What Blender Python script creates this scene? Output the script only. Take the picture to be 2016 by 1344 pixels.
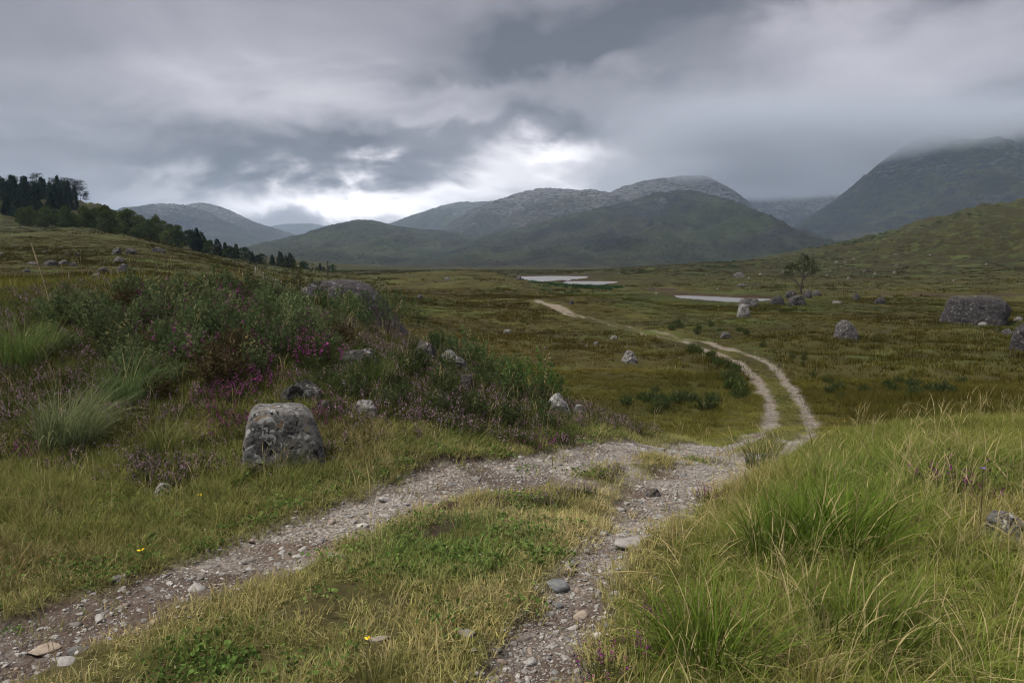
import bpy, bmesh, math, random
import numpy as np
from mathutils import Vector

# ------------------------------------------------------------------ camera, sky, sun, exposure
scene = bpy.context.scene
for o in list(bpy.data.objects):
    bpy.data.objects.remove(o)
COL = scene.collection
R = math.radians
EYE = 1.6                       # eye height above the track
FPX = 1008 / math.tan(R(33))    # focal length in photograph pixels (66 degrees wide)
PITCH = math.atan((672 - 505) / FPX)
CP, SP = math.cos(PITCH), math.sin(PITCH)

cam_data = bpy.data.cameras.new('camera')
cam = bpy.data.objects.new('camera', cam_data)
COL.objects.link(cam)
cam.location = (0, 0, EYE)
cam.rotation_euler = (R(90) - PITCH, 0, 0)
cam_data.sensor_width = 36
cam_data.lens = 18 / math.tan(R(33))
cam_data.clip_start = 0.05
cam_data.clip_end = 40000
scene.camera = cam
scene.render.resolution_x, scene.render.resolution_y = 1024, 682

vs = scene.view_settings
vs.view_transform = 'Standard'
vs.look = 'None'
EXPO = 2.0
vs.exposure = EXPO
vs.gamma = 1
vs.use_curve_mapping = False

cy = scene.cycles
cy.use_denoising = True
try:
    cy.denoiser = 'OPENIMAGEDENOISE'
    cy.denoising_input_passes = 'RGB_ALBEDO_NORMAL'
    cy.denoising_prefilter = 'ACCURATE'
except Exception:
    pass
cy.use_adaptive_sampling = True
cy.adaptive_threshold = 0.02
cy.filter_width = 1.1
cy.max_bounces = 5
cy.diffuse_bounces = 2
cy.glossy_bounces = 2
cy.transmission_bounces = 3
cy.transparent_max_bounces = 8
cy.volume_bounces = 4
cy.volume_step_rate = 1.0
cy.volume_max_steps = 64
cy.caustics_reflective = cy.caustics_refractive = False
cy.sample_clamp_indirect = 4

SUN_EL, SUN_AZ = R(62), R(-105)      # azimuth clockwise from the view direction
sun_data = bpy.data.lights.new('sun', 'SUN')
sun_data.energy = 1.5
sun_data.angle = R(34)
sun_data.color = (1.0, 0.945, 0.85)
sun = bpy.data.objects.new('sun', sun_data)
COL.objects.link(sun)
sd = Vector((math.sin(SUN_AZ) * math.cos(SUN_EL), math.cos(SUN_AZ) * math.cos(SUN_EL), math.sin(SUN_EL)))
sun.rotation_euler = sd.to_track_quat('Z', 'Y').to_euler()
sun.location = (0, 0, 60)


class NT:
    """small helper around a node tree"""
    def __init__(self, tree):
        self.t = tree
        tree.nodes.clear()

    def n(self, typ, ins=None, **kw):
        nd = self.t.nodes.new(typ)
        for k, v in kw.items():
            setattr(nd, k, v)
        if ins:
            for k, v in ins.items():
                s = nd.inputs[k]
                if isinstance(v, bpy.types.NodeSocket):
                    self.t.links.new(v, s)
                else:
                    s.default_value = v
        return nd

    def m(self, op, a, b=None, c=None, clamp=False):
        nd = self.t.nodes.new('ShaderNodeMath')
        nd.operation = op
        nd.use_clamp = clamp
        for i, v in enumerate((a, b, c)):
            if v is None:
                continue
            if isinstance(v, bpy.types.NodeSocket):
                self.t.links.new(v, nd.inputs[i])
            else:
                nd.inputs[i].default_value = v
        return nd.outputs[0]

    def mix(self, fac, a, b, blend='MIX', clamp=False):
        nd = self.t.nodes.new('ShaderNodeMix')
        nd.data_type = 'RGBA'
        nd.blend_type = blend
        nd.clamp_result = clamp
        for s, v in ((nd.inputs[0], fac), (nd.inputs[6], a), (nd.inputs[7], b)):
            if isinstance(v, bpy.types.NodeSocket):
                self.t.links.new(v, s)
            elif s == nd.inputs[0] or isinstance(v, (int, float)):
                s.default_value = v
            else:
                s.default_value = (*v, 1) if len(v) == 3 else v
        return nd.outputs[2]

    def noise(self, vec, scale, detail=3, rough=0.5, dist=0.0, out='Fac'):
        nd = self.n('ShaderNodeTexNoise', {'Scale': scale, 'Detail': detail, 'Roughness': rough, 'Distortion': dist})
        if vec is not None:
            self.t.links.new(vec, nd.inputs['Vector'])
        return nd.outputs[out]

    def ramp(self, fac, stops, interp='LINEAR'):
        nd = self.t.nodes.new('ShaderNodeValToRGB')
        nd.color_ramp.interpolation = interp
        el = nd.color_ramp.elements
        while len(el) > 1:
            el.remove(el[-1])
        for i, (p, c) in enumerate(stops):
            e = el[0] if i == 0 else el.new(p)
            e.position = p
            if isinstance(c, (int, float)):
                c = (c, c, c)
            e.color = (*c, 1)
        self.t.links.new(fac, nd.inputs[0])
        return nd.outputs[0]

    def smooth(self, x, lo, hi):
        nd = self.n('ShaderNodeMapRange', {'Value': x, 'From Min': lo, 'From Max': hi}, interpolation_type='SMOOTHSTEP')
        return nd.outputs[0]


def build_world():
    w = bpy.data.worlds.new('World')
    scene.world = w
    w.use_nodes = True
    w.cycles.sampling_method = 'MANUAL'
    w.cycles.sample_map_resolution = 256
    N = NT(w.node_tree)
    STR = 0.1
    tc = N.n('ShaderNodeTexCoord')
    d = N.n('ShaderNodeVectorMath', {0: tc.outputs['Generated']}, operation='NORMALIZE').outputs[0]
    sx = N.n('ShaderNodeSeparateXYZ', {0: d})
    x, y, z = sx.outputs
    # the cloud deck seen as a plane overhead
    s = N.m('DIVIDE', 1.0, N.m('ADD', N.m('MAXIMUM', z, 0.0), 0.46))
    p = N.n('ShaderNodeCombineXYZ', {0: N.m('MULTIPLY', x, s), 1: N.m('MULTIPLY', y, s), 2: 0.37}).outputs[0]
    warp = N.noise(p, 2.1, 2, 0.5, out='Color')
    wv = N.n('ShaderNodeVectorMath', {0: warp, 1: (0.5, 0.5, 0.5)}, operation='SUBTRACT').outputs[0]
    pw = N.n('ShaderNodeVectorMath', {0: wv, 1: (0.36, 0.36, 0.36), 2: p}, operation='MULTIPLY_ADD').outputs[0]
    big = N.noise(pw, 1.9, 3, 0.5)
    w2c = N.noise(pw, 5.4, 5, 0.55, out='Color')
    # direction warped by the same noise so that gaps and dark bellies have ragged edges
    az = N.m('ARCTAN2', x, y)
    el = N.m('ARCSINE', z)
    ws = N.n('ShaderNodeSeparateXYZ', {0: wv})
    w2 = N.n('ShaderNodeSeparateXYZ', {0: N.n('ShaderNodeVectorMath', {0: w2c, 1: (0.5, 0.5, 0.5)}, operation='SUBTRACT').outputs[0]})
    azw = N.m('ADD', az, N.m('ADD', N.m('MULTIPLY', ws.outputs[0], 0.12), N.m('MULTIPLY', w2.outputs[0], 0.20)))
    elw = N.m('ADD', el, N.m('ADD', N.m('MULTIPLY', ws.outputs[1], 0.05), N.m('MULTIPLY', w2.outputs[1], 0.15)))
    L = N.m('ADD', 0.35, N.m('MULTIPLY', N.m('SUBTRACT', big, 0.5), 0.30))
    L = N.m('ADD', L, N.m('MULTIPLY', w2.outputs[2], 0.26))
    feats = SKY
    for (px, py, sw, sh, amp) in feats:
        a0 = math.atan((px - 1008) / FPX)
        e0 = math.atan((505 - py) / FPX)
        da = N.m('MULTIPLY', N.m('SUBTRACT', azw, a0), FPX / sw)
        de = N.m('MULTIPLY', N.m('SUBTRACT', elw, e0), FPX / sh)
        q = N.m('ADD', N.m('MULTIPLY', da, da), N.m('MULTIPLY', de, de))
        g = N.m('POWER', 2.71828, N.m('MULTIPLY', q, -0.5))
        L = N.m('MULTIPLY_ADD', g, amp * 1.4, L)
    L = N.m('MAXIMUM', L, 0.10)
    # darker clouds are cooler, thin ones whiter
    tone = N.ramp(N.m('MULTIPLY', L, 1.0), [(0.0, (1.045, 0.955, 1.035)), (0.35, (1.03, 0.962, 1.025)), (0.9, (1.035, 0.985, 1.0))])
    sc = 1.0 / STR / (2 ** EXPO)
    cloud = N.n('ShaderNodeVectorMath', {0: tone, 'Scale': N.m('MULTIPLY', L, sc)}, operation='SCALE').outputs[0]
    sky = N.n('ShaderNodeTexSky', sky_type='NISHITA')
    sky.sun_disc = False
    sky.sun_elevation = SUN_EL
    sky.sun_rotation = SUN_AZ
    sky.altitude = 300
    col = N.mix(0.965, sky.outputs[0], cloud)
    bg = N.n('ShaderNodeBackground', {'Color': col, 'Strength': STR})
    out = N.n('ShaderNodeOutputWorld', {'Surface': bg.outputs[0]})


# breaks and bellies of the cloud deck: photograph position, size, brightness
SKY = [(700, 380, 140, 24, .74), (640, 404, 130, 18, .52), (1110, 320, 95, 17, .70), (880, 240, 70, 12, .14), (900, 358, 160, 18, .46),
       (840, 195, 200, 20, .09), (540, 195, 170, 34, .12), (500, 415, 130, 14, .22), (940, 392, 260, 24, .18),
       (1430, 310, 170, 46, .17), (1640, 130, 200, 34, .13), (1750, 220, 220, 36, .08),
       (690, 300, 170, 28, -.17), (480, 350, 160, 26, -.14), (1250, 130, 200, 54, -.17), (1130, 255, 130, 22, -.15),
       (1000, 130, 160, 36, -.09), (200, 310, 220, 40, -.09), (1750, 42, 400, 36, -.14), (1980, 240, 140, 36, -.10),
       (100, 130, 260, 60, -.05)]
build_world()

# ------------------------------------------------------------------ numpy noise
def _hash(ix, iy, iz, seed):
    h = (ix.astype(np.int64) * 374761393 + iy.astype(np.int64) * 668265263 + iz.astype(np.int64) * 2147483647 + seed * 974634077) & 0xffffffff
    h = ((h ^ (h >> 13)) * 1274126177) & 0xffffffff
    h = ((h ^ (h >> 16)) * 2246822519) & 0xffffffff
    return ((h ^ (h >> 15)) & 0xffffff) / float(0xffffff)


def vn2(x, y, seed=0):
    x = np.asarray(x, float); y = np.asarray(y, float)
    ix, iy = np.floor(x), np.floor(y)
    fx, fy = x - ix, y - iy
    u = fx * fx * fx * (fx * (fx * 6 - 15) + 10)
    v = fy * fy * fy * (fy * (fy * 6 - 15) + 10)
    z = np.zeros_like(ix)
    a = _hash(ix, iy, z, seed); b = _hash(ix + 1, iy, z, seed)
    c = _hash(ix, iy + 1, z, seed); e = _hash(ix + 1, iy + 1, z, seed)
    return (a + (b - a) * u) * (1 - v) + (c + (e - c) * u) * v


def fbm(x, y, octv=4, seed=0, gain=0.5):
    s = 0; a = 1; t = 0
    for i in range(octv):
        c, n_ = math.cos(0.6 * i), math.sin(0.6 * i)
        k = 2.03 ** i
        s = s + a * vn2((x * c - y * n_) * k + 17.3 * i, (x * n_ + y * c) * k - 9.1 * i, seed + i)
        t += a
        a *= gain
    return s / t - 0.5            # about -0.5..0.5


def ridged(x, y, octv=4, seed=0, gain=0.5):
    s = 0; a = 1; t = 0
    for i in range(octv):
        c, n_ = math.cos(0.7 * i), math.sin(0.7 * i)
        k = 2.1 ** i
        v = vn2((x * c - y * n_) * k + 7.7 * i, (x * n_ + y * c) * k + 3.3 * i, seed + i)
        s = s + a * (1 - np.abs(2 * v - 1))
        t += a
        a *= gain
    return s / t


def vn3(x, y, z, seed=0):
    ix, iy, iz = np.floor(x), np.floor(y), np.floor(z)
    fx, fy, fz = x - ix, y - iy, z - iz
    u = fx * fx * (3 - 2 * fx); v = fy * fy * (3 - 2 * fy); w = fz * fz * (3 - 2 * fz)
    r = 0
    for dz in (0, 1):
        for dy in (0, 1):
            for dx in (0, 1):
                r = r + _hash(ix + dx, iy + dy, iz + dz, seed) * (u if dx else 1 - u) * (v if dy else 1 - v) * (w if dz else 1 - w)
    return r


def fbm3(p, scale, octv=4, seed=0, gain=0.5):
    s = 0; a = 1; t = 0
    for i in range(octv):
        k = scale * 2.03 ** i
        s = s + a * vn3(p[:, 0] * k + 3.1 * i, p[:, 1] * k + 5.7 * i, p[:, 2] * k + 1.3 * i, seed + i)
        t += a
        a *= gain
    return s / t - 0.5


def sstep(x, a, b):
    t = np.clip((x - a) / (b - a), 0, 1)
    return t * t * (3 - 2 * t)


# ------------------------------------------------------------------ layout: photograph position + distance -> place
def place(px, D, py=None, z=None):
    """world point seen at px, at forward distance D, either on image row py or at height z"""
    u = (px - 1008) / FPX
    if z is None:
        v = -(py - 672) / FPX
        k = D / (CP + v * SP)
        return (u * k, D, EYE + k * (-SP + v * CP))
    c = D * CP - (z - EYE) * SP
    return (u * c, D, z)


def project(x, y, z):
    c = y * CP - (z - EYE) * SP
    c = np.maximum(c, 1e-3)
    v = (y * SP + (z - EYE) * CP) / c
    return 1008 + FPX * x / c, 672 - FPX * v


ZW = -5.3            # water level of the lochs
LEFT_RUT = [(-300, 2.55, 0), (0, 3.1, 0), (300, 3.67, 0), (600, 4.4, 0), (800, 5.28, -.02), (1000, 6.2, -.1), (1150, 7.3, -.25),
            (1300, 8.5, -.47), (1400, 10.2, -.84), (1452, 12.6, -1.34), (1487, 17, -2.2), (1508, 22, -3.2), (1515, 27.2, -4.15), (1512, 34.5, -4.75), (1492, 42, -5), (1465, 48, -5.05),
            (1420, 53, -5.05), (1340, 62, -5.05), (1250, 70, -5.0), (1180, 77, -4.85), (1130, 84, -4.6), (1095, 90, -4.1), (1060, 97, -3.9)]
RIGHT_RUT = [(1010, 2.6, 0), (1050, 2.96, 0), (1150, 3.85, -.03), (1250, 4.93, -.1), (1375, 6.6, -.32), (1480, 8.2, -.62), (1545, 10, -1.0),
             (1575, 13, -1.6), (1597, 18, -2.5), (1603, 22.5, -3.4), (1597, 27, -4.25), (1577, 34, -4.75), (1555, 40.5, -4.98), (1522, 48, -5.05), (1475, 53, -5.05), (1405, 59, -5.05), (1320, 66.5, -5.05),
             (1245, 73.5, -5.0), (1180, 80, -4.85), (1128, 87, -4.55), (1090, 93, -4.1), (1055, 99, -3.9)]

CTRL = []
def column(px, *dz):
    for D, z in dz:
        CTRL.append(place(px, D, z=z))
def column_py(px, *dp):
    for D, py in dp:
        CTRL.append(place(px, D, py=py))

for px in (-450, -180, 0):
    column(px, (1.2, 0), (2.2, 0), (3.2, 0), (5, .02), (6.5, .06), (8, .35), (9.5, .7), (11.5, .95), (13.5, 1.0), (18, .7), (30, -.3), (60, -.1))
    column_py(px, (100, 492), (130, 460), (160, 468), (220, 448), (330, 392), (450, 420), (800, 500))
column(200, (1.2, 0), (2.2, 0), (3.3, 0), (4.6, 0), (6.2, .06), (7.4, .25), (8.8, .62), (11, 1.0), (13.5, 1.15), (18, .7), (30, -.5))
column_py(200, (60, 543), (100, 500), (135, 457), (165, 466), (205, 456), (300, 409), (450, 440), (800, 505))
column_py(120, (320, 393), (210, 453))
column_py(250, (285, 437), (215, 470))
column_py(350, (250, 486), (210, 490))
column(400, (1.2, 0), (2.2, 0), (3.5, 0), (5, .02), (6.4, .1), (7.6, .33), (9, .66), (11.3, 1.0), (14, 1.05), (18, .5), (30, -1.2))
column_py(400, (60, 555), (100, 519), (125, 507), (160, 512), (230, 501), (300, 492), (400, 505), (800, 522))
column_py(300, (270, 460), (225, 480))
column(510, (8.6, .58), (11.5, .9), (14, .9), (30, -1.8))
column_py(510, (60, 578), (90, 552), (120, 536), (170, 535), (260, 520), (330, 515), (420, 522))
column(600, (1.2, 0), (2.2, 0), (3.5, 0), (5, 0), (6.2, .08), (7.4, .3), (8.8, .55), (10.8, .75), (13, .72), (17, .35), (22, -1.2), (40, -3.2))
column_py(600, (90, 586), (130, 562), (200, 543), (300, 533), (450, 530))
column(700, (7.2, .2), (8.8, .42), (10.8, .6), (13, .5), (17, -.2))
column_py(700, (110, 575), (200, 543), (300, 534))
column(800, (1.2, 0), (2.2, 0), (3.5, 0), (5, -.02), (6.3, .04), (7.4, .17), (8.8, .3), (10.6, .38), (12.5, 0), (15, -1.1), (20, -2.6), (40, -4.4))
column_py(800, (60, 650), (90, 603), (150, 562), (220, 542), (300, 538), (450, 534))
column(900, (7.0, -.05), (8.6, .08), (10.4, .16), (12, -.05), (14.5, -1.1))
column(1070, (9.2, -.3), (10.8, -.36), (12, -.8))
column(1000, (1.2, 0), (2.2, 0), (3.5, -.02), (5, -.07), (6.9, -.12), (8.2, -.13), (9.5, -.14), (10.8, -.18), (12, -.6), (13, -1.2), (16, -2.6), (22, -3.8), (35, -4.9), (50, -4.95))
column_py(1000, (70, 652), (100, 596), (150, 556), (190, 538), (230, 545), (300, 541), (450, 534))
column_py(930, (185, 533))
column(1060, (100, -3.9), (110, -4.3), (150, -4.9))
column_py(1060, (180, 553), (195, 556))
column_py(1120, (170, 562), (180, 561))
column(1180, (92, -3.75), (97, -3.5), (104, -3.9), (115, -4.9), (180, -5.0))
column(1230, (88, -4.2), (95, -3.9), (105, -4.8))
column(1130, (97, -3.9), (108, -4.6), (26, -4.3), (36, -4.8), (60, -4.9))
column(1250, (30, -4.7), (40, -4.9))
column(1120, (300, -5.0), (450, -6.5))
column(1200, (1.2, 0), (2.2, -.02), (3.5, -.05), (5, -.12), (6.4, -.2), (8.7, -.4), (10, -.55), (12, -1.05), (15, -2.0), (22, -3.8), (30, -4.7), (50, -5.0), (66, -5), (82, -4.8), (120, -5.0), (180, -5.1), (300, -3.1), (360, -4.5), (500, -6.5))
column(1330, (9.6, -.75), (11.5, -1.25), (15, -2.2), (22, -3.9), (70, -4.9), (84, -4.7), (100, -4.95))
column(1400, (1.2, 0), (2.2, 0), (3.5, 0), (5, -.12), (7.2, -.32), (13, -1.7), (18, -2.8), (25, -4.1), (40, -4.95), (60, -5), (75, -4.75), (100, -5.0), (126, -5.2), (160, -4.9))
column_py(1400, (220, 546), (300, 524), (350, 516), (450, 522))
column(1300, (340, -2.4), (220, -4.9))
column(1500, (3, .02), (4.2, .03), (5.5, -.04), (6.8, -.2), (62, -4.9), (80, -4.7), (110, -5.0))
column(1600, (1.2, 0), (2.2, 0), (3, .02), (4, .06), (5, .04), (6.5, -.1), (8, -.38), (9.5, -.75), (33, -4.75), (45, -4.9), (60, -4.8), (80, -4.9), (110, -4.95), (130, -5.05), (180, -4.7))
column_py(1600, (250, 543), (350, 508), (420, 489), (550, 500))
column(1800, (1.2, 0), (2.2, 0), (3, .03), (5, .06), (7, -.08), (9, -.42), (12, -1.15), (16, -2.2), (22, -3.4), (32, -4.4), (50, -4.9), (80, -4.95), (105, -4.95), (130, -5.05))
column_py(1800, (200, 549), (300, 499), (400, 447), (500, 458), (800, 505))
for px in (2016, 2200, 2450):
    column(px, (1.2, 0), (2.2, 0), (3, .05), (5, .1), (7, .0), (10, -.55), (14, -1.5), (20, -2.7), (30, -3.9), (50, -4.7), (80, -4.95), (105, -4.95), (130, -5.0))
    column_py(px, (200, 538), (300, 460), (400, 390), (480, 402), (800, 480))
for px in (-450, 0, 200, 400, 600, 800, 1000, 1200, 1400, 1600, 1800, 2016, 2450):
    column(px, (1200, -9.5), (3000, -9.5), (16000, -9.5))
column(600, (700, -8)); column(800, (700, -8)); column(1000, (700, -8)); column(1200, (700, -8)); column(1400, (700, -8)); column(1600, (800, -8)); column(400, (900, -6))
for rut in (LEFT_RUT, RIGHT_RUT):
    for (px, D, z) in rut[1:]:
        CTRL.append(place(px, D, z=z))

C = np.array(CTRL)
_cr = np.hypot(C[:, 0], C[:, 1]); _ct = np.arctan2(C[:, 0], C[:, 1])
_cx = np.stack([_ct * 1.0, np.log(_cr)], 1)
_cv = C[:, 2] / (_cr + 5)


def _tps(d2):
    return np.where(d2 > 1e-12, 0.5 * d2 * np.log(np.maximum(d2, 1e-12)), 0)


_n = len(_cx)
_A = np.zeros((_n + 3, _n + 3))
_d2 = ((_cx[:, None] - _cx[None]) ** 2).sum(-1)
_A[:_n, :_n] = _tps(_d2) + np.eye(_n) * 2e-4
_A[:_n, _n] = 1; _A[:_n, _n + 1:] = _cx
_A[_n, :_n] = 1; _A[_n + 1:, :_n] = _cx.T
_wts = np.linalg.solve(_A, np.concatenate([_cv, [0, 0, 0]]))


_gt = np.linspace(-0.8, 0.8, 300); _gr = np.linspace(math.log(0.8), math.log(16000), 560)


def _grid():
    T, L_ = np.meshgrid(_gt, _gr, indexing='ij')
    q = np.stack([T.ravel(), L_.ravel()], 1)
    out = np.empty(len(q))
    for i in range(0, len(q), 6000):
        a = q[i:i + 6000]
        d2 = (a[:, :1] - _cx[None, :, 0]) ** 2 + (a[:, 1:] - _cx[None, :, 1]) ** 2
        np.maximum(d2, 1e-12, out=d2)
        out[i:i + 6000] = (0.5 * d2 * np.log(d2)) @ _wts[:_n] + _wts[_n] + a @ _wts[_n + 1:]
    return out.reshape(T.shape)


_GH = _grid()


def base_height(x, y):
    x = np.asarray(x, float).ravel(); y = np.asarray(y, float).ravel()
    r = np.hypot(x, y)
    th = np.arctan2(x, y)
    fi = (np.clip(th, -0.7999, 0.7999) + 0.8) / 1.6 * (len(_gt) - 1)
    fj = (np.log(np.clip(r, 0.8001, 15990)) - _gr[0]) / (_gr[-1] - _gr[0]) * (len(_gr) - 1)
    i, j = fi.astype(int), fj.astype(int)
    u, v = fi - i, fj - j
    out = (_GH[i, j] * (1 - v) + _GH[i, j + 1] * v) * (1 - u) + (_GH[i + 1, j] * (1 - v) + _GH[i + 1, j + 1] * v) * u
    z = out * (r + 5)
    back = sstep(np.abs(th), 0.9, 1.7)
    zb = -5.0 * sstep(r, 12, 90) - 4.5 * sstep(r, 300, 1200)
    return z * (1 - back) + zb * back


def poly_world(pts, D=None):
    """outline at water level from photograph points"""
    out = []
    for px, py in pts:
        v = -(py - 672) / FPX
        k = (ZW - EYE) / (-SP + v * CP)
        out.append(((px - 1008) / FPX * k, k * (CP + v * SP)))
    return np.array(out)


WATERS = {
    'far_loch': poly_world([(1022, 544.5), (1079, 543.2), (1130, 543.6), (1178, 544.2), (1150, 548), (1127, 551.2), (1105, 554), (1060, 556), (1022, 552)]),
    'middle_loch': poly_world([(1118, 553.6), (1160, 553.4), (1236, 554.6), (1215, 556.4), (1190, 559.5), (1176, 562), (1130, 563), (1112, 558)]),
    'near_loch': poly_world([(1306, 580.8), (1345, 581.6), (1400, 584), (1450, 586.4), (1509, 588.4), (1498, 593.5), (1470, 596), (1430, 595.5), (1395, 593), (1350, 589), (1320, 584.5)]),
    'narrow_pool': poly_world([(1289, 572.6), (1316, 573.0), (1318, 574.8), (1295, 574.6)]),
}


def poly_sd(x, y, P):
    """signed distance to a polygon, negative inside"""
    best = np.full(len(x), 1e9); inside = np.zeros(len(x), bool)
    n = len(P)
    for i in range(n):
        a, b = P[i], P[(i + 1) % n]
        e = b - a
        t = np.clip(((x - a[0]) * e[0] + (y - a[1]) * e[1]) / (e @ e), 0, 1)
        best = np.minimum(best, np.hypot(x - a[0] - t * e[0], y - a[1] - t * e[1]))
        c = ((a[1] > y) != (b[1] > y)) & (x < (b[0] - a[0]) * (y - a[1]) / (b[1] - a[1] + 1e-12) + a[0])
        inside ^= c
    return np.where(inside, -best, best)


def polyline_dist(x, y, P):
    best = np.full(len(x), 1e9); tpar = np.zeros(len(x))
    for i in range(len(P) - 1):
        a, b = P[i], P[i + 1]
        e = b - a
        t = np.clip(((x - a[0]) * e[0] + (y - a[1]) * e[1]) / (e @ e), 0, 1)
        dd = np.hypot(x - a[0] - t * e[0], y - a[1] - t * e[1])
        m = dd < best
        best = np.where(m, dd, best); tpar = np.where(m, i + t, tpar)
    return best, tpar


def smooth_line(P, k=8):
    P = np.array(P); out = []
    n = len(P)
    for i in range(n - 1):
        p0, p1, p2, p3 = P[max(i - 1, 0)], P[i], P[i + 1], P[min(i + 2, n - 1)]
        for j in range(k):
            t = j / k
            out.append(0.5 * ((2 * p1) + (p2 - p0) * t + (2 * p0 - 5 * p1 + 4 * p2 - p3) * t * t + (3 * p1 - p0 - 3 * p2 + p3) * t ** 3))
    out.append(P[-1])
    return np.array(out)


RUTL = smooth_line([place(px, D, z=z)[:2] for px, D, z in LEFT_RUT], 5)
RUTR = smooth_line([place(px, D, z=z)[:2] for px, D, z in RIGHT_RUT], 5)
_m = min(len(RUTL), len(RUTR))
MID = np.array([(RUTL[int(i * (len(RUTL) - 1) / 99)] + RUTR[int(i * (len(RUTR) - 1) / 99)]) / 2 for i in range(100)])
DITCH = np.array([place(px, D, z=-5)[:2] for px, D in ((1690, 141), (1740, 139), (1800, 136), (1870, 133), (1930, 132), (1980, 133), (2060, 131), (2250, 133))])


def rut_mask(x, y):
    r = np.hypot(x, y)
    near = (r < 118) & (np.abs(np.arctan2(x, y)) < 1.2)
    m = np.zeros(len(x)); dl = np.full(len(x), 99.); dr = np.full(len(x), 99.)
    if near.any():
        m[near], dl[near], dr[near] = _rut_mask(x[near], y[near])
    return m, dl, dr


def _rut_mask(x, y):
    """1 in a wheel rut, 0 in the turf; also the distance to the nearer rut and to the middle of the track"""
    dl, _ = polyline_dist(x, y, RUTL)
    dr, _ = polyline_dist(x, y, RUTR)
    r = np.hypot(x, y)
    wob = fbm(x * 1.3, y * 1.3, 4, 21) * 0.26 + fbm(x * 7, y * 7, 2, 22) * 0.10 + fbm(x * .7, y * .7, 3, 23) * 0.35 * sstep(r, 14, 30)
    wl = 0.27 + 0.10 * sstep(r, 5.4, 6.4) * (1 - sstep(r, 9, 12)) + 0.02 * sstep(r, 20, 35) + 0.15 * sstep(r, 86, 92) + 0.08 * (1 - sstep(r, 3.3, 4.2))
    wr = 0.19 + 0.20 * sstep(r, 4.9, 6.4) * (1 - sstep(r, 9, 12)) + 0.08 * sstep(r, 20, 35) + 0.15 * sstep(r, 86, 92)
    fade = 1 - 0.75 * sstep(r, 60, 68) * (1 - sstep(r, 78, 86))
    e = 0.07 + r * 0.001
    ml = 1 - sstep(dl + wob, wl * fade - e, wl * fade + e)
    mr = 1 - sstep(dr + wob * 0.8, wr * fade - e, wr * fade + e)
    # the crown of the track is worn to grit before the bend
    worn = ((dl < 1.7) & (dr < 1.7)) * sstep(r, 5.2, 6.3) * (1 - sstep(r, 9.5, 11)) * sstep(fbm(x * 2.3, y * 2.3, 4, 24), -.12, .10) * .8
    return np.maximum(np.maximum(ml, mr), worn), dl, dr


def height(x, y, detail=True):
    x = np.asarray(x, float); sh = x.shape
    x = x.ravel(); y = np.asarray(y, float).ravel()
    z = base_height(x, y)
    r = np.hypot(x, y)
    if detail:
        near = 1 - sstep(r, 14, 40)
        z = z + fbm(x * 0.9, y * 0.9, 3, 5) * 0.12 * near + fbm(x * 3.1, y * 3.1, 2, 6) * 0.035 * near
        mid = sstep(r, 15, 45)
        am = 0.22 + 1.2 * sstep(r, 140, 330) * sstep(z, -4, 8)
        z = z + mid * am * (fbm(x * 0.13, y * 0.13, 3, 8) * 2.2 + fbm(x * 0.55, y * 0.55, 3, 9) * 1.2 + fbm(x * 0.28, y * 0.28, 2, 10) * 1.6) * (1 - 0.5 * sstep(r, 500, 1500))
    if detail:
        z = z - 0.05 * rut_mask(x, y)[0] * (1 - sstep(r, 90, 110))
    # ditch and stream on the right
    dd, tp = polyline_dist(x, y, DITCH)
    yd = np.interp(tp, np.arange(len(DITCH)), DITCH[:, 1])
    far_side = sstep(y - yd, 0.3, 1.6) * np.exp(-np.maximum(dd - 1, 0) / 30)
    dm = sstep(tp, 0.2, 1.0) * (dd < 120)
    z = z - 0.7 * (1 - sstep(dd, 0.5, 1.6)) * dm + 0.75 * far_side * dm
    # lochs
    w = (r > 85) & (r < 420) & (np.abs(np.arctan2(x, y)) < 0.8)
    if w.any():
        xs, ys, zs = x[w], y[w], z[w]
        sdm = np.full(len(xs), 1e9)
        wig = fbm(xs * 0.12, ys * 0.12, 3, 31) * 4.0
        lift = np.full(len(xs), 0.22)
        for P in WATERS.values():
            sp = poly_sd(xs, ys, P) + wig * 0.7
            lift = np.where(sp < sdm, np.where(ys > P[:, 1].mean(), 0.62, 0.18), lift)
            sdm = np.minimum(sdm, sp)
        shore = np.maximum(zs, ZW + 0.2)
        t = sstep(sdm, -0.4, 0.9)
        flat = 1 - sstep(sdm, 2, 22)
        shore = shore * (1 - 0.75 * flat) + (ZW + lift) * 0.75 * flat
        z[w] = (ZW - 0.6) * (1 - t) + shore * t
    return z.reshape(sh)


def hit(px, py, dmax=700):
    """first ground point under a photograph position"""
    D = np.geomspace(1.8, dmax, 700)
    u = (px - 1008) / FPX; v = -(py - 672) / FPX
    k = D / (CP + v * SP)
    zr = EYE + k * (-SP + v * CP)
    h = base_height(u * k, D)
    below = np.where(zr < h)[0]
    i = below[0] if len(below) else len(D) - 1
    i0 = max(i - 1, 0)
    t = np.linspace(D[i0], D[i], 12)
    k = t / (CP + v * SP)
    zz = EYE + k * (-SP + v * CP) - base_height(u * k, t)
    j = np.argmax(zz < 0) if (zz < 0).any() else len(t) - 1
    return float(u * k[j]), float(t[j])


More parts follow.
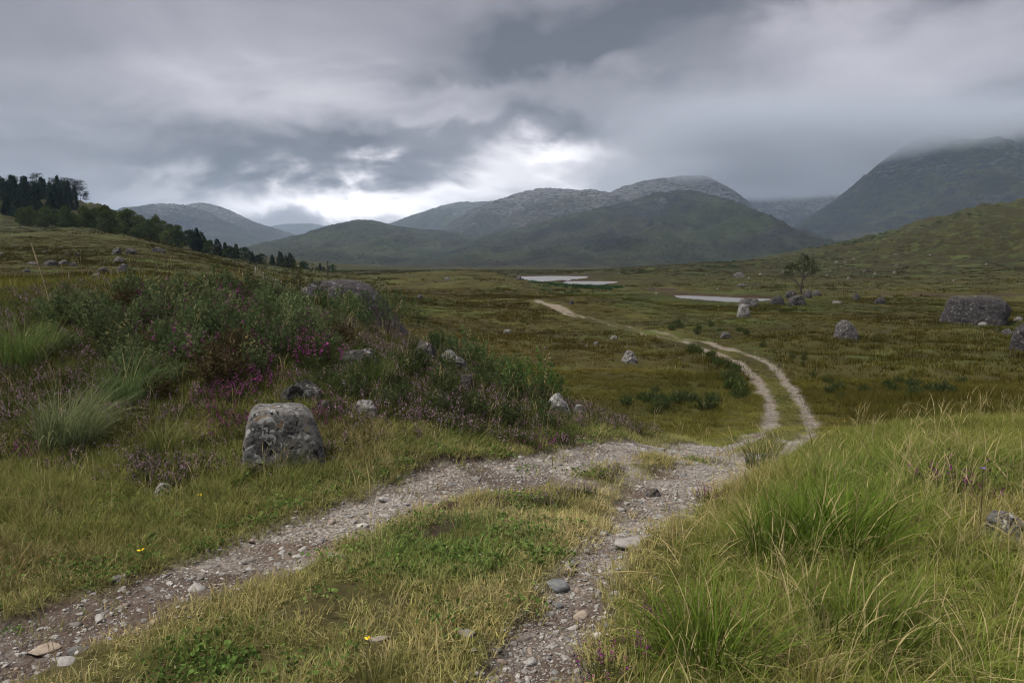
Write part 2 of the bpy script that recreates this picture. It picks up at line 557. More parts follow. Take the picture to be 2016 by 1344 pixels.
# ------------------------------------------------------------------ mesh helpers
def mesh_np(name, V, F, smooth=False):
    """mesh from arrays; F is (n,3) or (n,4) or a list of such arrays"""
    me = bpy.data.meshes.new(name)
    if not isinstance(F, (list, tuple)):
        F = [F]
    F = [np.asarray(f, np.int32) for f in F if len(f)]
    V = np.asarray(V, np.float32)
    me.vertices.add(len(V))
    me.vertices.foreach_set('co', V.ravel())
    loops = np.concatenate([f.ravel() for f in F])
    tot = np.concatenate([np.full(len(f), f.shape[1], np.int32) for f in F])
    start = np.concatenate([[0], np.cumsum(tot)[:-1]]).astype(np.int32)
    me.loops.add(len(loops))
    me.loops.foreach_set('vertex_index', loops)
    me.polygons.add(len(tot))
    me.polygons.foreach_set('loop_start', start)
    me.update(calc_edges=True)
    if smooth:
        me.polygons.foreach_set('use_smooth', np.ones(len(tot), bool))
    return me


def attr(me, name, data, typ='FLOAT'):
    a = me.attributes.new(name, typ, 'POINT')
    data = np.asarray(data, np.float32)
    if typ == 'FLOAT':
        a.data.foreach_set('value', data.ravel())
    elif typ == 'FLOAT_COLOR':
        if data.shape[1] == 3:
            data = np.concatenate([data, np.ones((len(data), 1), np.float32)], 1)
        a.data.foreach_set('color', data.ravel())
    elif typ == 'FLOAT_VECTOR':
        a.data.foreach_set('vector', data.ravel())
    return a


def obj(name, me, mat=None, parent=None, loc=None, rotz=0.0, scale=None):
    o = bpy.data.objects.new(name, me)
    COL.objects.link(o)
    if mat is not None and me is not None and not me.materials:
        me.materials.append(mat)
    if parent is not None:
        o.parent = parent
    if loc is not None:
        o.location = loc
    if rotz:
        o.rotation_euler = (0, 0, rotz)
    if scale is not None:
        o.scale = scale if hasattr(scale, '__len__') else (scale,) * 3
    return o


def tag(o, label=None, cat=None, group=None, kind=None):
    if label: o['label'] = label
    if cat: o['category'] = cat
    if group: o['group'] = group
    if kind: o['kind'] = kind
    return o


def new_mat(name):
    m = bpy.data.materials.new(name)
    m.use_nodes = True
    return m, NT(m.node_tree)


def finish(N, color, rough=0.9, bump=None, strength=0.5, dist=0.05, spec=0.25, normal=None):
    ins = {'Base Color': color, 'Roughness': rough, 'Specular IOR Level': spec}
    if bump is not None:
        b = N.n('ShaderNodeBump', {'Height': bump, 'Strength': strength, 'Distance': dist})
        ins['Normal'] = b.outputs[0]
    p = N.n('ShaderNodeBsdfPrincipled', ins)
    N.n('ShaderNodeOutputMaterial', {'Surface': p.outputs[0]})


# ------------------------------------------------------------------ colours of the vegetation by place
def lerp(a, b, t):
    return a + (b - a) * t[:, None]


def veg_colour(x, y, z=None):
    """albedo of the sward at a place: olive, green, red-brown and ochre patches"""
    r = np.hypot(x, y)
    if z is None:
        z = height(x, y, False)
    px, py = project(x, y, z)
    olive = np.array([.080, .072, .015]); brown = np.array([.080, .062, .015]); ochre = np.array([.130, .106, .026]); green = np.array([.058, .078, .014])
    n1 = fbm(x * 0.035, y * 0.035, 4, 41) + 0.5 * fbm(x * 0.2, y * 0.2, 3, 42)
    n2 = fbm(x * 0.05 + 9, y * 0.05, 4, 43) + 0.6 * fbm(x * 0.33, y * 0.33, 3, 44)
    n3 = fbm(x * 0.09 + 9, y * 0.09 + 4, 4, 45) + 0.4 * fbm(x * 0.6, y * 0.6, 2, 46)
    c = np.tile(olive, (len(x), 1))
    c = lerp(c, np.tile(brown, (len(x), 1)), sstep(n1, 0.02, 0.34) * 0.7)
    c = lerp(c, np.tile(green, (len(x), 1)), sstep(n2, 0.04, 0.34) * 0.75)
    c = lerp(c, np.tile(ochre, (len(x), 1)), sstep(n3, 0.10, 0.40) * 0.6)
    # brown hollow below the knoll, greener by the track and towards the near bank
    bh = np.exp(-(((px - 1080) / 190) ** 2 + ((py - 672) / 32) ** 2)) + 0.7 * np.exp(-(((px - 1780) / 160) ** 2 + ((py - 640) / 30) ** 2))
    bh = bh + 0.6 * np.exp(-(((px - 80) / 180) ** 2 + ((py - 540) / 22) ** 2))
    c = lerp(c, np.tile(brown, (len(x), 1)), np.clip(bh, 0, 1) * (r > 25) * 0.6)
    gh = np.exp(-(((px - 1330) / 170) ** 2 + ((py - 800) / 60) ** 2)) * 0.6 + np.exp(-(((px - 1300) / 200) ** 2 + ((py - 640) / 22) ** 2)) * 0.5
    c = lerp(c, np.tile(np.array([.085, .088, .024]), (len(x), 1)), np.clip(gh, 0, 1))
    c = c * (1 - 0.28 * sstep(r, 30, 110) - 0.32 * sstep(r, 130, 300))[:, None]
    c = c * np.clip(1 + 0.9 * fbm(x * .22, y * .22, 3, 47) * sstep(r, 14, 30), .5, 1.6)[:, None]
    knoll = sstep(r, 55, 100) * sstep(-px, -480, -380)
    c = lerp(c, np.tile(np.array([.046, .044, .013]), (len(x), 1)), knoll * .55)
    hill = sstep(r, 170, 215) * sstep(-px, -420, -340)
    c = lerp(c, np.tile(np.array([.034, .036, .012]), (len(x), 1)), hill * .8)
    near = 1 - sstep(r, 13, 30)
    c = lerp(c, np.tile(np.array([.115, .118, .028]), (len(x), 1)), near * 0.85)
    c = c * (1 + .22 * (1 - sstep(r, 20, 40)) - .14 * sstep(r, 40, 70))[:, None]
    return c

# ------------------------------------------------------------------ the ground
def ground_material():
    m, N = new_mat('moor ground')
    geo = N.n('ShaderNodeNewGeometry').outputs['Position']
    col = N.n('ShaderNodeAttribute', attribute_name='sward').outputs['Color']
    rut = N.n('ShaderNodeAttribute', attribute_name='rut').outputs['Fac']
    peat = N.n('ShaderNodeAttribute', attribute_name='peat').outputs['Fac']
    far = N.n('ShaderNodeAttribute', attribute_name='far').outputs['Fac']
    n1 = N.noise(geo, 0.9, 6, 0.65)
    n2 = N.noise(geo, 14, 5, 0.6)
    n3 = N.noise(geo, 0.16, 5, 0.6, 0.4)
    v = N.ramp(n1, [(0.25, 0.55), (0.55, 1.0), (0.8, 1.45)])
    v2 = N.ramp(n2, [(0.2, 0.6), (0.5, 1.0), (0.85, 1.5)])
    c = N.mix(1.0, col, v, 'MULTIPLY')
    c = N.mix(1.0, c, v2, 'MULTIPLY')
    c = N.mix(N.m('MULTIPLY', far, N.ramp(n3, [(0.52, 0), (0.66, 0.7)])), c, (.052, .068, .016))
    # bare gravelly earth in the ruts
    g1 = N.n('ShaderNodeTexVoronoi', {'Vector': geo, 'Scale': 38.0, 'Randomness': 1.0})
    g2 = N.n('ShaderNodeTexVoronoi', {'Vector': geo, 'Scale': 95.0, 'Randomness': 1.0})
    stone = N.mix(0.55, N.ramp(N.n('ShaderNodeSeparateColor', {0: g1.outputs['Color']}).outputs[0], [(0, (.09, .07, .058)), (.5, (.20, .178, .157)), (1, (.33, .305, .28))]),
                  N.ramp(N.n('ShaderNodeSeparateColor', {0: g2.outputs['Color']}).outputs[0], [(0, (.095, .074, .06)), (.5, (.20, .175, .154)), (1, (.32, .292, .262))]))
    earth = N.mix(N.noise(geo, 6, 4, 0.6), (.050, .033, .024), (.13, .098, .075))
    dirt = N.mix(N.ramp(N.noise(geo, 2.6, 5, 0.6), [(0.42, 0), (0.62, 1)]), stone, earth)
    mud = N.n('ShaderNodeAttribute', attribute_name='mud').outputs['Fac']
    dirt = N.mix(N.m('MULTIPLY', mud, N.ramp(n2, [(0.3, 0.6), (0.6, 1.0)])), dirt, N.mix(n2, (.030, .020, .016), (.085, .062, .05)))
    dirt = N.mix(far, dirt, (.165, .14, .11))
    c = N.mix(rut, c, dirt)
    c = N.mix(peat, c, N.mix(n2, (.018, .011, .008), (.052, .034, .024)))
    h = N.m('ADD', N.m('MULTIPLY', n2, 0.35), N.m('MULTIPLY', N.m('SUBTRACT', 1.0, g1.outputs['Distance']), N.m('MULTIPLY', rut, 0.35)))
    h = N.m('ADD', h, N.m('MULTIPLY', n1, 0.7))
    finish(N, c, 0.95, h, 0.7, 0.08, 0.15)
    return m


def build_ground():
    th_f = np.arange(-0.72, 0.7201, 0.0026)
    th_c = np.linspace(0.72, 2 * math.pi - 0.72, 90)[1:-1]
    th = np.concatenate([th_f, th_c])
    r = np.concatenate([np.geomspace(0.35, 2.0, 14)[:-1], np.exp(np.arange(math.log(2.0), math.log(420), 0.0102)), np.geomspace(430, 8900, 48)])
    T, Rr = np.meshgrid(th, r)
    X, Y = (Rr * np.sin(T)).ravel(), (Rr * np.cos(T)).ravel()
    Z = height(X, Y)
    nt, nr = len(th), len(r)
    V = np.stack([X, Y, Z], 1)
    i, j = np.meshgrid(np.arange(nr - 1), np.arange(nt), indexing='ij')
    j2 = (j + 1) % nt
    F = np.stack([i * nt + j, i * nt + j2, (i + 1) * nt + j2, (i + 1) * nt + j], -1).reshape(-1, 4)
    V = np.concatenate([V, [[0, 0, float(height(np.array([0.01]), np.array([0.01]))[0])]]])
    cen = np.stack([np.full(nt, len(V) - 1), (np.arange(nt) + 1) % nt, np.arange(nt)], 1)
    me = mesh_np('ground', V, [F[:, ::-1], cen[:, ::-1]], True)
    X, Y, Z = V.T
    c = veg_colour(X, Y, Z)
    rad = np.hypot(X, Y)
    rm, dl, dr = rut_mask(X, Y)
    # dark soil and thatch, with shade between the blades painted in
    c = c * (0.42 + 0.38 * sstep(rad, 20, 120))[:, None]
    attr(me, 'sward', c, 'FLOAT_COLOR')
    attr(me, 'rut', rm * (rad < 115))
    attr(me, 'far', sstep(rad, 20, 60))
    mud = np.clip((1 - sstep(rad, 3.6, 4.9)) * (dl < dr) + (1 - sstep(rad, 3.0, 3.8)) * (dl > dr) * .7 + sstep(fbm(X * 1.4, Y * 1.4, 4, 64), .03, .18) * .8 * (rad < 12), 0, 1)
    attr(me, 'mud', mud)
    sdm = np.full(len(X), 1e9)
    w = (rad > 85) & (rad < 420) & (np.abs(np.arctan2(X, Y)) < 0.8)
    for P in WATERS.values():
        sdm[w] = np.minimum(sdm[w], poly_sd(X[w], Y[w], P))
    dd, tp = polyline_dist(X, Y, DITCH)
    px, py = project(X, Y, Z)
    peat = (1 - sstep(sdm, 1.0, 2.2)) + (1 - sstep(dd, 0.5, 1.3)) * sstep(tp, 0.3, 1)
    # cut peat bank above the left rut
    bank = np.exp(-(((px - 880) / 130) ** 2)) * (np.abs(dl - 0.52 + fbm(X * 2, Y * 2, 3, 61) * .25) < 0.17) * (rad < 9) * (X < 0.9)
    bank2 = np.exp(-(((px - 1190) / 90) ** 2)) * (np.abs(dl - 0.6) < 0.16) * (rad < 12) * (py < 900)
    soil = sstep(fbm(X * 1.7, Y * 1.7, 4, 63), 0.20, 0.28) * (np.minimum(dl, dr) < 1.0) * (rad < 9) * 0.45
    attr(me, 'peat', np.clip(peat + (bank + bank2) * 1.3 * (rad < 13) + soil * (1 - rm), 0, 1))
    o = obj('ground', me, ground_material())
    tag(o, kind='structure')


build_ground()


def build_water():
    m, N = new_mat('loch water')
    geo = N.n('ShaderNodeNewGeometry').outputs['Position']
    b = N.n('ShaderNodeBump', {'Height': N.noise(geo, 1.3, 4, 0.65), 'Strength': 0.3, 'Distance': 0.01})
    p = N.n('ShaderNodeBsdfPrincipled', {'Base Color': (.02, .022, .022, 1), 'Roughness': 0.42, 'IOR': 4.5, 'Specular IOR Level': 0.5, 'Normal': b.outputs[0]})
    N.n('ShaderNodeOutputMaterial', {'Surface': p.outputs[0]})
    for nm, P in WATERS.items():
        c = P.mean(0)
        Q = smooth_line(np.concatenate([P, P[:1]]), 4)[:-1]
        d = Q - c
        Q = Q + d / np.linalg.norm(d, axis=1)[:, None] * 5
        V = np.concatenate([[[c[0], c[1], ZW]], np.c_[Q, np.full(len(Q), ZW)]])
        n = len(Q)
        F = np.stack([np.zeros(n, int), 1 + np.arange(n), 1 + (np.arange(n) + 1) % n], 1)
        me = mesh_np(nm, V, F)
        bm = bmesh.new(); bm.from_mesh(me)
        bmesh.ops.recalc_face_normals(bm, faces=bm.faces)
        if bm.faces[0].normal.z < 0:
            bmesh.ops.reverse_faces(bm, faces=bm.faces)
        bm.to_mesh(me); bm.free()
        tag(obj(nm, me, m), kind='structure')


build_water()

# ------------------------------------------------------------------ mountains
def mountain_material(name, rockiness, green, dark, crag):
    m, N = new_mat(name)
    geo = N.n('ShaderNodeNewGeometry')
    pos = geo.outputs['Position']
    hgt = N.n('ShaderNodeSeparateXYZ', {0: pos}).outputs[2]
    st = N.n('ShaderNodeMapping', {'Vector': pos, 'Scale': (.55, .55, 2.0), 'Rotation': (0.2, 0.15, 0)}).outputs[0]
    n1 = N.noise(pos, 0.0045, 5, 0.6, 0.6)
    n2 = N.noise(st, 0.075, 5, 0.68, 0.5)
    n3 = N.noise(pos, 0.0018, 4, 0.5)
    n4 = N.noise(st, 0.016, 6, 0.72, 0.9)
    slope = N.m('SUBTRACT', 1.0, N.n('ShaderNodeSeparateXYZ', {0: geo.outputs['Normal']}).outputs[2])
    grass = N.mix(N.ramp(n1, [(0.40, 0), (0.60, 1)]), green, dark)
    grass = N.mix(N.ramp(n3, [(0.42, 0), (0.65, 0.6)]), grass, (.046, .036, .026))
    grass = N.mix(1.0, grass, N.ramp(n2, [(0.3, 0.65), (0.6, 1.15), (0.8, 1.6)]), 'MULTIPLY')
    gv = N.n('ShaderNodeMapping', {'Vector': pos, 'Scale': (1, .3, .12), 'Rotation': (0, 0, .15)}).outputs[0]
    gl = N.noise(gv, 0.016, 5, 0.6, 0.5)
    grass = N.mix(1.0, grass, N.ramp(gl, [(0.35, 0.6), (0.5, 1.0), (0.66, 1.55)]), 'MULTIPLY')
    # dark blue crags, more of them high up and where it is steep
    ck = N.m('MULTIPLY', N.ramp(n4, [(0.50, 0), (0.58, 1)]), N.smooth(N.m('ADD', N.m('MULTIPLY', n1, 1.2), N.m('ADD', N.m('MULTIPLY', hgt, 0.0016), slope)), 0.70, 0.95))
    c = N.mix(N.m('MULTIPLY', ck, crag), grass, (.013, .016, .026))
    # pale bare rock in broken ribs, more of it high up
    zone = N.smooth(N.m('ADD', N.m('ADD', n1, N.m('MULTIPLY', hgt, 0.0022)), rockiness), 0.86, 1.5)
    rk = N.m('MULTIPLY', N.ramp(N.m('ADD', n2, N.m('MULTIPLY', zone, 0.16)), [(0.61, 0), (0.655, 1)]), zone)
    rock = N.mix(N.noise(pos, 0.12, 3, 0.6), (.09, .09, .095), (.23, .227, .225))
    c = N.mix(rk, c, rock)
    finish(N, c, 0.95, N.m('ADD', N.m('MULTIPLY', n4, 1.6), N.m('ADD', n2, N.m('MULTIPLY', N.noise(pos, 0.16, 4, 0.65), 0.4))), 1.0, 26.0, 0.1)
    return m


def build_mountain(name, D, sil, front, back, mat, seed, nx=300, ny=130, base=-14, rough=1.0, power=1.25):
    sil = np.array(sil, float)
    xs_px = np.linspace(sil[0, 0], sil[-1, 0], nx)
    # smooth the silhouette with a cubic through its points
    t = np.linspace(0, len(sil) - 1, 600)
    sm = smooth_line(sil, 10)
    py = np.interp(xs_px, sm[:, 0], sm[:, 1])
    X0 = (xs_px - 1008) / FPX * D * CP
    h = EYE + (505 - py) / FPX * D
    h = np.maximum(h, base)
    s = np.concatenate([-(np.linspace(1, 0, int(ny * 0.72)) ** 1.15), np.linspace(0, 1, ny - int(ny * 0.72) + 1)[1:]])
    S, XX = np.meshgrid(s, X0, indexing='ij')
    H = np.tile(h, (len(s), 1))
    yc = D + fbm(X0 * 3 / D * 4, X0 * 0 + seed, 3, seed) * D * 0.10
    YY = np.where(S < 0, yc[None] + S * front, yc[None] + S * back)
    sc = yc[None] / D                       # keep the crest on its bearing
    keep = np.exp(-np.abs(S) * 3)
    XX = XX * (sc * keep + (1 - keep) * (0.55 + 0.45 * YY / D))
    prof = np.where(S < 0, (1 - np.abs(S)) ** power, 1 - S ** 1.6)
    prof = np.maximum(prof, 0)
    Hc = EYE + (H - EYE) * sc * keep + (H - EYE) * (1 - keep)
    Z = base + (Hc - base) * prof
    rel = np.maximum(H - base, 0)
    k = 1 / (D * 0.10)
    env = np.clip(4 * prof * (1 - prof), 0, 1)
    rd = ridged(XX * k * 1.4 + seed, YY * k * 0.45, 4, seed + 50) - 0.55
    Z = Z + rel * 0.36 * rough * rd * env
    Z = Z + np.minimum(rel, 260) * 0.17 * rough * fbm(XX * k * 4, YY * k * 3, 5, seed + 60, 0.55) * (env * 0.8 + 0.12 * prof)
    Z = Z + np.minimum(rel, 200) * 0.075 * rough * (ridged(XX * k * 16, YY * k * 12, 4, seed + 70, 0.6) - 0.5) * (prof > 0.05)
    ns, nxx = len(s), nx
    V = np.stack([XX.ravel(), YY.ravel(), Z.ravel()], 1)
    i, j = np.meshgrid(np.arange(ns - 1), np.arange(nxx - 1), indexing='ij')
    F = np.stack([i * nxx + j, i * nxx + j + 1, (i + 1) * nxx + j + 1, (i + 1) * nxx + j], -1).reshape(-1, 4)
    me = mesh_np(name, V, F, True)
    return tag(obj(name, me, mat), kind='structure')


MG = mountain_material('grassy mountain', 0.10, (.040, .050, .021), (.029, .034, .019), 0.35)
MR = mountain_material('rocky mountain', 0.36, (.045, .047, .026), (.034, .034, .025), 0.5)
MM = mountain_material('crag mountain', 0.24, (.034, .043, .020), (.020, .025, .020), 0.95)
MC = mountain_material('green crag mountain', 0.06, (.038, .050, .019), (.020, .026, .020), 1.0)
build_mountain('distant_hill', 8500, [(380, 500), (480, 468), (540, 446), (600, 441), (650, 446), (700, 452), (780, 470), (860, 500)], 1500, 1500, MG, 3, 120, 50)
build_mountain('western_ridge', 4700, [(250, 470), (310, 430), (370, 407), (400, 402), (440, 411), (490, 434), (540, 451), (580, 463), (640, 480), (720, 510)], 1500, 1200, MR, 11, 220, 90)
build_mountain('western_mountain', 4000, [(60, 510), (130, 470), (200, 438), (255, 416), (300, 405), (340, 404), (380, 409), (420, 428), (470, 452), (520, 474), (590, 500), (660, 520)], 1700, 1200, MM, 17, 300, 120)
build_mountain('pale_mountain', 5200, [(640, 490), (700, 463), (770, 440), (830, 421), (890, 402), (950, 400), (1020, 396), (1100, 410), (1200, 450)], 1600, 1400, MG, 23, 220, 90)
build_mountain('stony_mountain', 3700, [(760, 520), (820, 480), (880, 445), (930, 415), (990, 392), (1040, 378), (1090, 374), (1140, 379), (1200, 385), (1300, 420), (1400, 470)], 1400, 1000, MR, 29, 280, 110)
build_mountain('stony_summit', 3350, [(1080, 500), (1150, 420), (1200, 383), (1240, 367), (1300, 356), (1370, 349), (1405, 360), (1440, 379), (1470, 402), (1500, 435), (1540, 475), (1600, 510)], 1300, 1000, MR, 37, 280, 110)
build_mountain('stony_shoulder', 3000, [(880, 500), (950, 463), (1010, 428), (1060, 400), (1110, 385), (1160, 378), (1200, 384), (1250, 405), (1320, 450), (1400, 500)], 1200, 900, MR, 41, 280, 110)
build_mountain('headwall_mountain', 4600, [(1300, 470), (1380, 425), (1440, 388), (1500, 378), (1560, 368), (1620, 355), (1700, 335), (1800, 312), (1900, 300), (2050, 330), (2200, 400)], 1500, 1200, MM, 43, 280, 110)
build_mountain('green_hill', 2600, [(330, 535), (400, 524), (450, 511), (500, 493), (560, 473), (620, 459), (665, 446), (690, 438), (715, 435), (745, 438), (780, 446), (830, 453), (890, 457), (950, 470), (1030, 500), (1100, 525)], 1600, 900, MG, 47, 320, 130, power=1.5)
build_mountain('dark_hill', 2200, [(640, 538), (740, 526), (820, 507), (880, 486), (940, 469), (1000, 455), (1100, 431), (1180, 412), (1240, 398), (1290, 384), (1345, 379), (1385, 386), (1425, 406), (1480, 438), (1540, 468), (1600, 489), (1680, 508), (1780, 528)], 1400, 900, MM, 53, 360, 150, power=1.5)
build_mountain('cloud_capped_mountain', 2500, [(1380, 530), (1450, 500), (1520, 468), (1570, 450), (1620, 424), (1670, 388), (1710, 354), (1750, 314), (1785, 288), (1820, 274), (1870, 266), (1930, 250), (2000, 225), (2150, 180), (2400, 170), (2700, 300), (2950, 520)], 1500, 1100, MC, 59, 380, 150, power=1.35)

# ------------------------------------------------------------------ the air
def build_air():
    def box(name, lo, hi):
        bm = bmesh.new()
        bmesh.ops.create_cube(bm, size=1)
        for v in bm.verts:
            v.co = [lo[i] + (v.co[i] + 0.5) * (hi[i] - lo[i]) for i in range(3)]
        me = bpy.data.meshes.new(name); bm.to_mesh(me); bm.free()
        return me
    m, N = new_mat('thin haze')
    v = N.n('ShaderNodeVolumePrincipled', {'Color': (.57, .74, 1.0, 1), 'Density': HAZE})
    N.n('ShaderNodeOutputMaterial', {'Volume': v.outputs[0]})
    o = obj('haze', box('haze', (-9300, -9300, -40), (9300, 10400, 640)), m)
    tag(o, 'thin bluish haze filling the glen', 'haze', kind='stuff')
    # low stratus cloud lying on the tops on the right
    m, N = new_mat('hill cloud')
    pos = N.n('ShaderNodeNewGeometry').outputs['Position']
    s = N.n('ShaderNodeSeparateXYZ', {0: pos})
    nz = N.noise(pos, 0.0026, 4, 0.55)
    base = N.m('ADD', 286.0, N.m('MULTIPLY', N.m('SUBTRACT', nz, 0.5), 150.0))
    up = N.smooth(N.m('SUBTRACT', s.outputs[2], base), 0.0, 90.0)
    top = N.smooth(s.outputs[2], 470.0, 380.0)
    le = N.smooth(N.m('DIVIDE', s.outputs[0], s.outputs[1]), 0.08, 0.30)
    ne = N.smooth(s.outputs[1], 1900.0, 2450.0)
    fe = N.smooth(s.outputs[1], 6000.0, 4800.0)
    re = N.smooth(s.outputs[0], 4100.0, 3200.0)
    d = N.m('MULTIPLY', N.m('MULTIPLY', N.m('MULTIPLY', up, top), N.m('MULTIPLY', le, ne)), N.m('MULTIPLY', fe, re))
    v = N.n('ShaderNodeVolumePrincipled', {'Color': (.62, .67, .76, 1), 'Density': N.m('MULTIPLY', d, 0.011)})
    N.n('ShaderNodeOutputMaterial', {'Volume': v.outputs[0]})
    o = obj('hill_mist', box('hill_mist', (100, 1880, 215), (4150, 6050, 475)), m)
    tag(o, 'grey low cloud wrapped round the tops of the right hand mountains', 'mist', kind='stuff')


HAZE = 0.00008
build_air()

# ------------------------------------------------------------------ materials of stones and plants
rng = np.random.default_rng(7)


def rock_material(name, dark, mid, white, ochre=0.35, moss=0.0, scale=1.0):
    """dark rock under crusts of grey, white and ochre lichen"""
    m, N = new_mat(name)
    tc = N.n('ShaderNodeTexCoord').outputs['Object']
    rnd = N.n('ShaderNodeObjectInfo').outputs['Random']
    v = N.n('ShaderNodeVectorMath', {0: tc, 1: N.n('ShaderNodeCombineXYZ', {0: N.m('MULTIPLY', rnd, 31.0), 1: N.m('MULTIPLY', rnd, 17.0), 2: 0.0}).outputs[0]}, operation='ADD').outputs[0]
    a = N.noise(v, 4.0 * scale, 8, 0.75, 0.5)
    b = N.noise(v, 22 * scale, 6, 0.75)
    w = N.noise(v, 10.0 * scale, 7, 0.68, 0.8)
    c = N.mix(N.ramp(N.m('ADD', N.m('MULTIPLY', a, 0.6), N.m('MULTIPLY', b, 0.4)), [(0.42, 0), (0.54, 1)]), dark, mid)
    c = N.mix(N.m('MULTIPLY', N.ramp(w, [(0.575, 0), (0.60, 1)]), white), c, (.42, .42, .41))
    o2 = N.noise(v, 6.2 * scale, 7, 0.66, 0.6)
    c = N.mix(N.m('MULTIPLY', N.ramp(o2, [(0.59, 0), (0.615, 1)]), ochre), c, (.24, .175, .115))
    c = N.mix(N.ramp(N.noise(v, 9.0 * scale, 6, 0.72, 1.2), [(0.565, 0), (0.61, 1)]), c, (.016, .015, .017))
    if moss:
        up = N.n('ShaderNodeSeparateXYZ', {0: N.n('ShaderNodeNewGeometry').outputs['Normal']}).outputs[2]
        mf = N.m('MULTIPLY', N.smooth(N.m('ADD', up, N.m('MULTIPLY', N.m('SUBTRACT', a, 0.5), 1.6)), 0.75, 1.05), moss)
        c = N.mix(mf, c, (.06, .058, .018))
    hgt = N.m('ADD', N.m('MULTIPLY', a, 1.0), N.m('MULTIPLY', b, 0.35))
    finish(N, c, 0.92, hgt, 0.9, 0.10 / scale, 0.15)
    return m


ROCK_LICHEN = rock_material('lichen boulder', (.040, .039, .041), (.19, .185, .18), 1.0, 0.9, 0, 1.5)
ROCK_DARK = rock_material('dark boulder', (.022, .020, .023), (.050, .046, .048), 0.3, 0.12, 0.4, 0.45)
ROCK_GREY = rock_material('grey boulder', (.032, .030, .031), (.085, .080, .080), 0.5, 0.3, 0.5, 0.7)
ROCK_PALE = rock_material('pale boulder', (.07, .066, .063), (.19, .184, .175), 0.95, 0.3, 0.2, 0.9)
ROCK_WHITE = rock_material('quartz streaked rock', (.10, .097, .093), (.32, .315, .305), 1.0, 0.3, 0, 1.6)
ROCK_SLAB = rock_material('bedrock', (.024, .020, .027), (.062, .056, .064), 0.3, 0.05, 0.2, 1.1)


def veg_material(name, source, trans=0.24, straw=(.40, .335, .17), rough=0.75):
    """blade / leaf colour = tint of the plant, some blades dry; tint from the scatter point or from the object colour"""
    m, N = new_mat(name)
    if source == 'POINT':
        tint = N.n('ShaderNodeAttribute', attribute_name='tint', attribute_type='INSTANCER').outputs['Color']
    else:
        tint = N.n('ShaderNodeObjectInfo').outputs['Color']
    b = N.n('ShaderNodeSeparateColor', {0: N.n('ShaderNodeAttribute', attribute_name='blade').outputs['Color']})
    c = N.mix(b.outputs[0], tint, straw)
    c = N.n('ShaderNodeVectorMath', {0: c, 'Scale': b.outputs[1]}, operation='SCALE').outputs[0]
    d = N.n('ShaderNodeBsdfDiffuse', {'Color': c, 'Roughness': 0.6})
    t = N.n('ShaderNodeBsdfTranslucent', {'Color': c})
    s = N.n('ShaderNodeMixShader', {0: trans, 1: d.outputs[0], 2: t.outputs[0]})
    N.n('ShaderNodeOutputMaterial', {'Surface': s.outputs[0]})
    return m


VEG_P = veg_material('sward blades', 'POINT')
VEG_O = veg_material('plant leaves', 'OBJECT')


def plain_material(name, col, col2=None, scale=20.0, rough=0.9, bump=0.4):
    m, N = new_mat(name)
    tc = N.n('ShaderNodeTexCoord').outputs['Object']
    n = N.noise(tc, scale, 5, 0.6)
    finish(N, N.mix(N.ramp(n, [(0.3, 0), (0.7, 1)]), col, col2 or tuple(c * 1.6 for c in col)), rough, n, bump, 0.02, 0.15)
    return m


BARK = plain_material('bark', (.035, .028, .022), (.085, .072, .06), 30)
TWIG = plain_material('twigs', (.045, .030, .024), (.10, .075, .06), 60)
PINEBARK = plain_material('pine bark', (.045, .030, .022), (.11, .07, .05), 8)
WOOD = plain_material('weathered wood', (.16, .15, .135), (.30, .285, .26), 25)
WIRE = plain_material('fence wire', (.16, .16, .165), (.24, .24, .24), 5)


def stone_material(name, point):
    m, N = new_mat(name)
    tc = N.n('ShaderNodeTexCoord').outputs['Object']
    if point:
        c0 = N.n('ShaderNodeAttribute', attribute_name='tint', attribute_type='INSTANCER').outputs['Color']
    else:
        c0 = N.n('ShaderNodeObjectInfo').outputs['Color']
    n = N.noise(tc, 3.0, 6, 0.65)
    c = N.mix(1.0, c0, N.ramp(n, [(0.25, 0.55), (0.5, 1.0), (0.8, 1.35)]), 'MULTIPLY')
    c = N.mix(N.ramp(N.noise(tc, 1.6, 5, 0.6, 0.8), [(0.56, 0), (0.64, 0.6)]), c, (.07, .05, .038))
    finish(N, c, 0.85, n, 0.5, 0.05, 0.25)
    return m


STONE_P = stone_material('gravel stones', True)
STONE_O = stone_material('path stones', False)


# ------------------------------------------------------------------ boulders
_ico = {}
def ico(sub):
    if sub not in _ico:
        bm = bmesh.new()
        bmesh.ops.create_icosphere(bm, subdivisions=sub, radius=1)
        bm.verts.ensure_lookup_table()
        V = np.array([v.co[:] for v in bm.verts]); F = np.array([[v.index for v in f.verts] for f in bm.faces])
        bm.free()
        _ico[sub] = (V / np.linalg.norm(V, axis=1)[:, None], F)
    return _ico[sub]


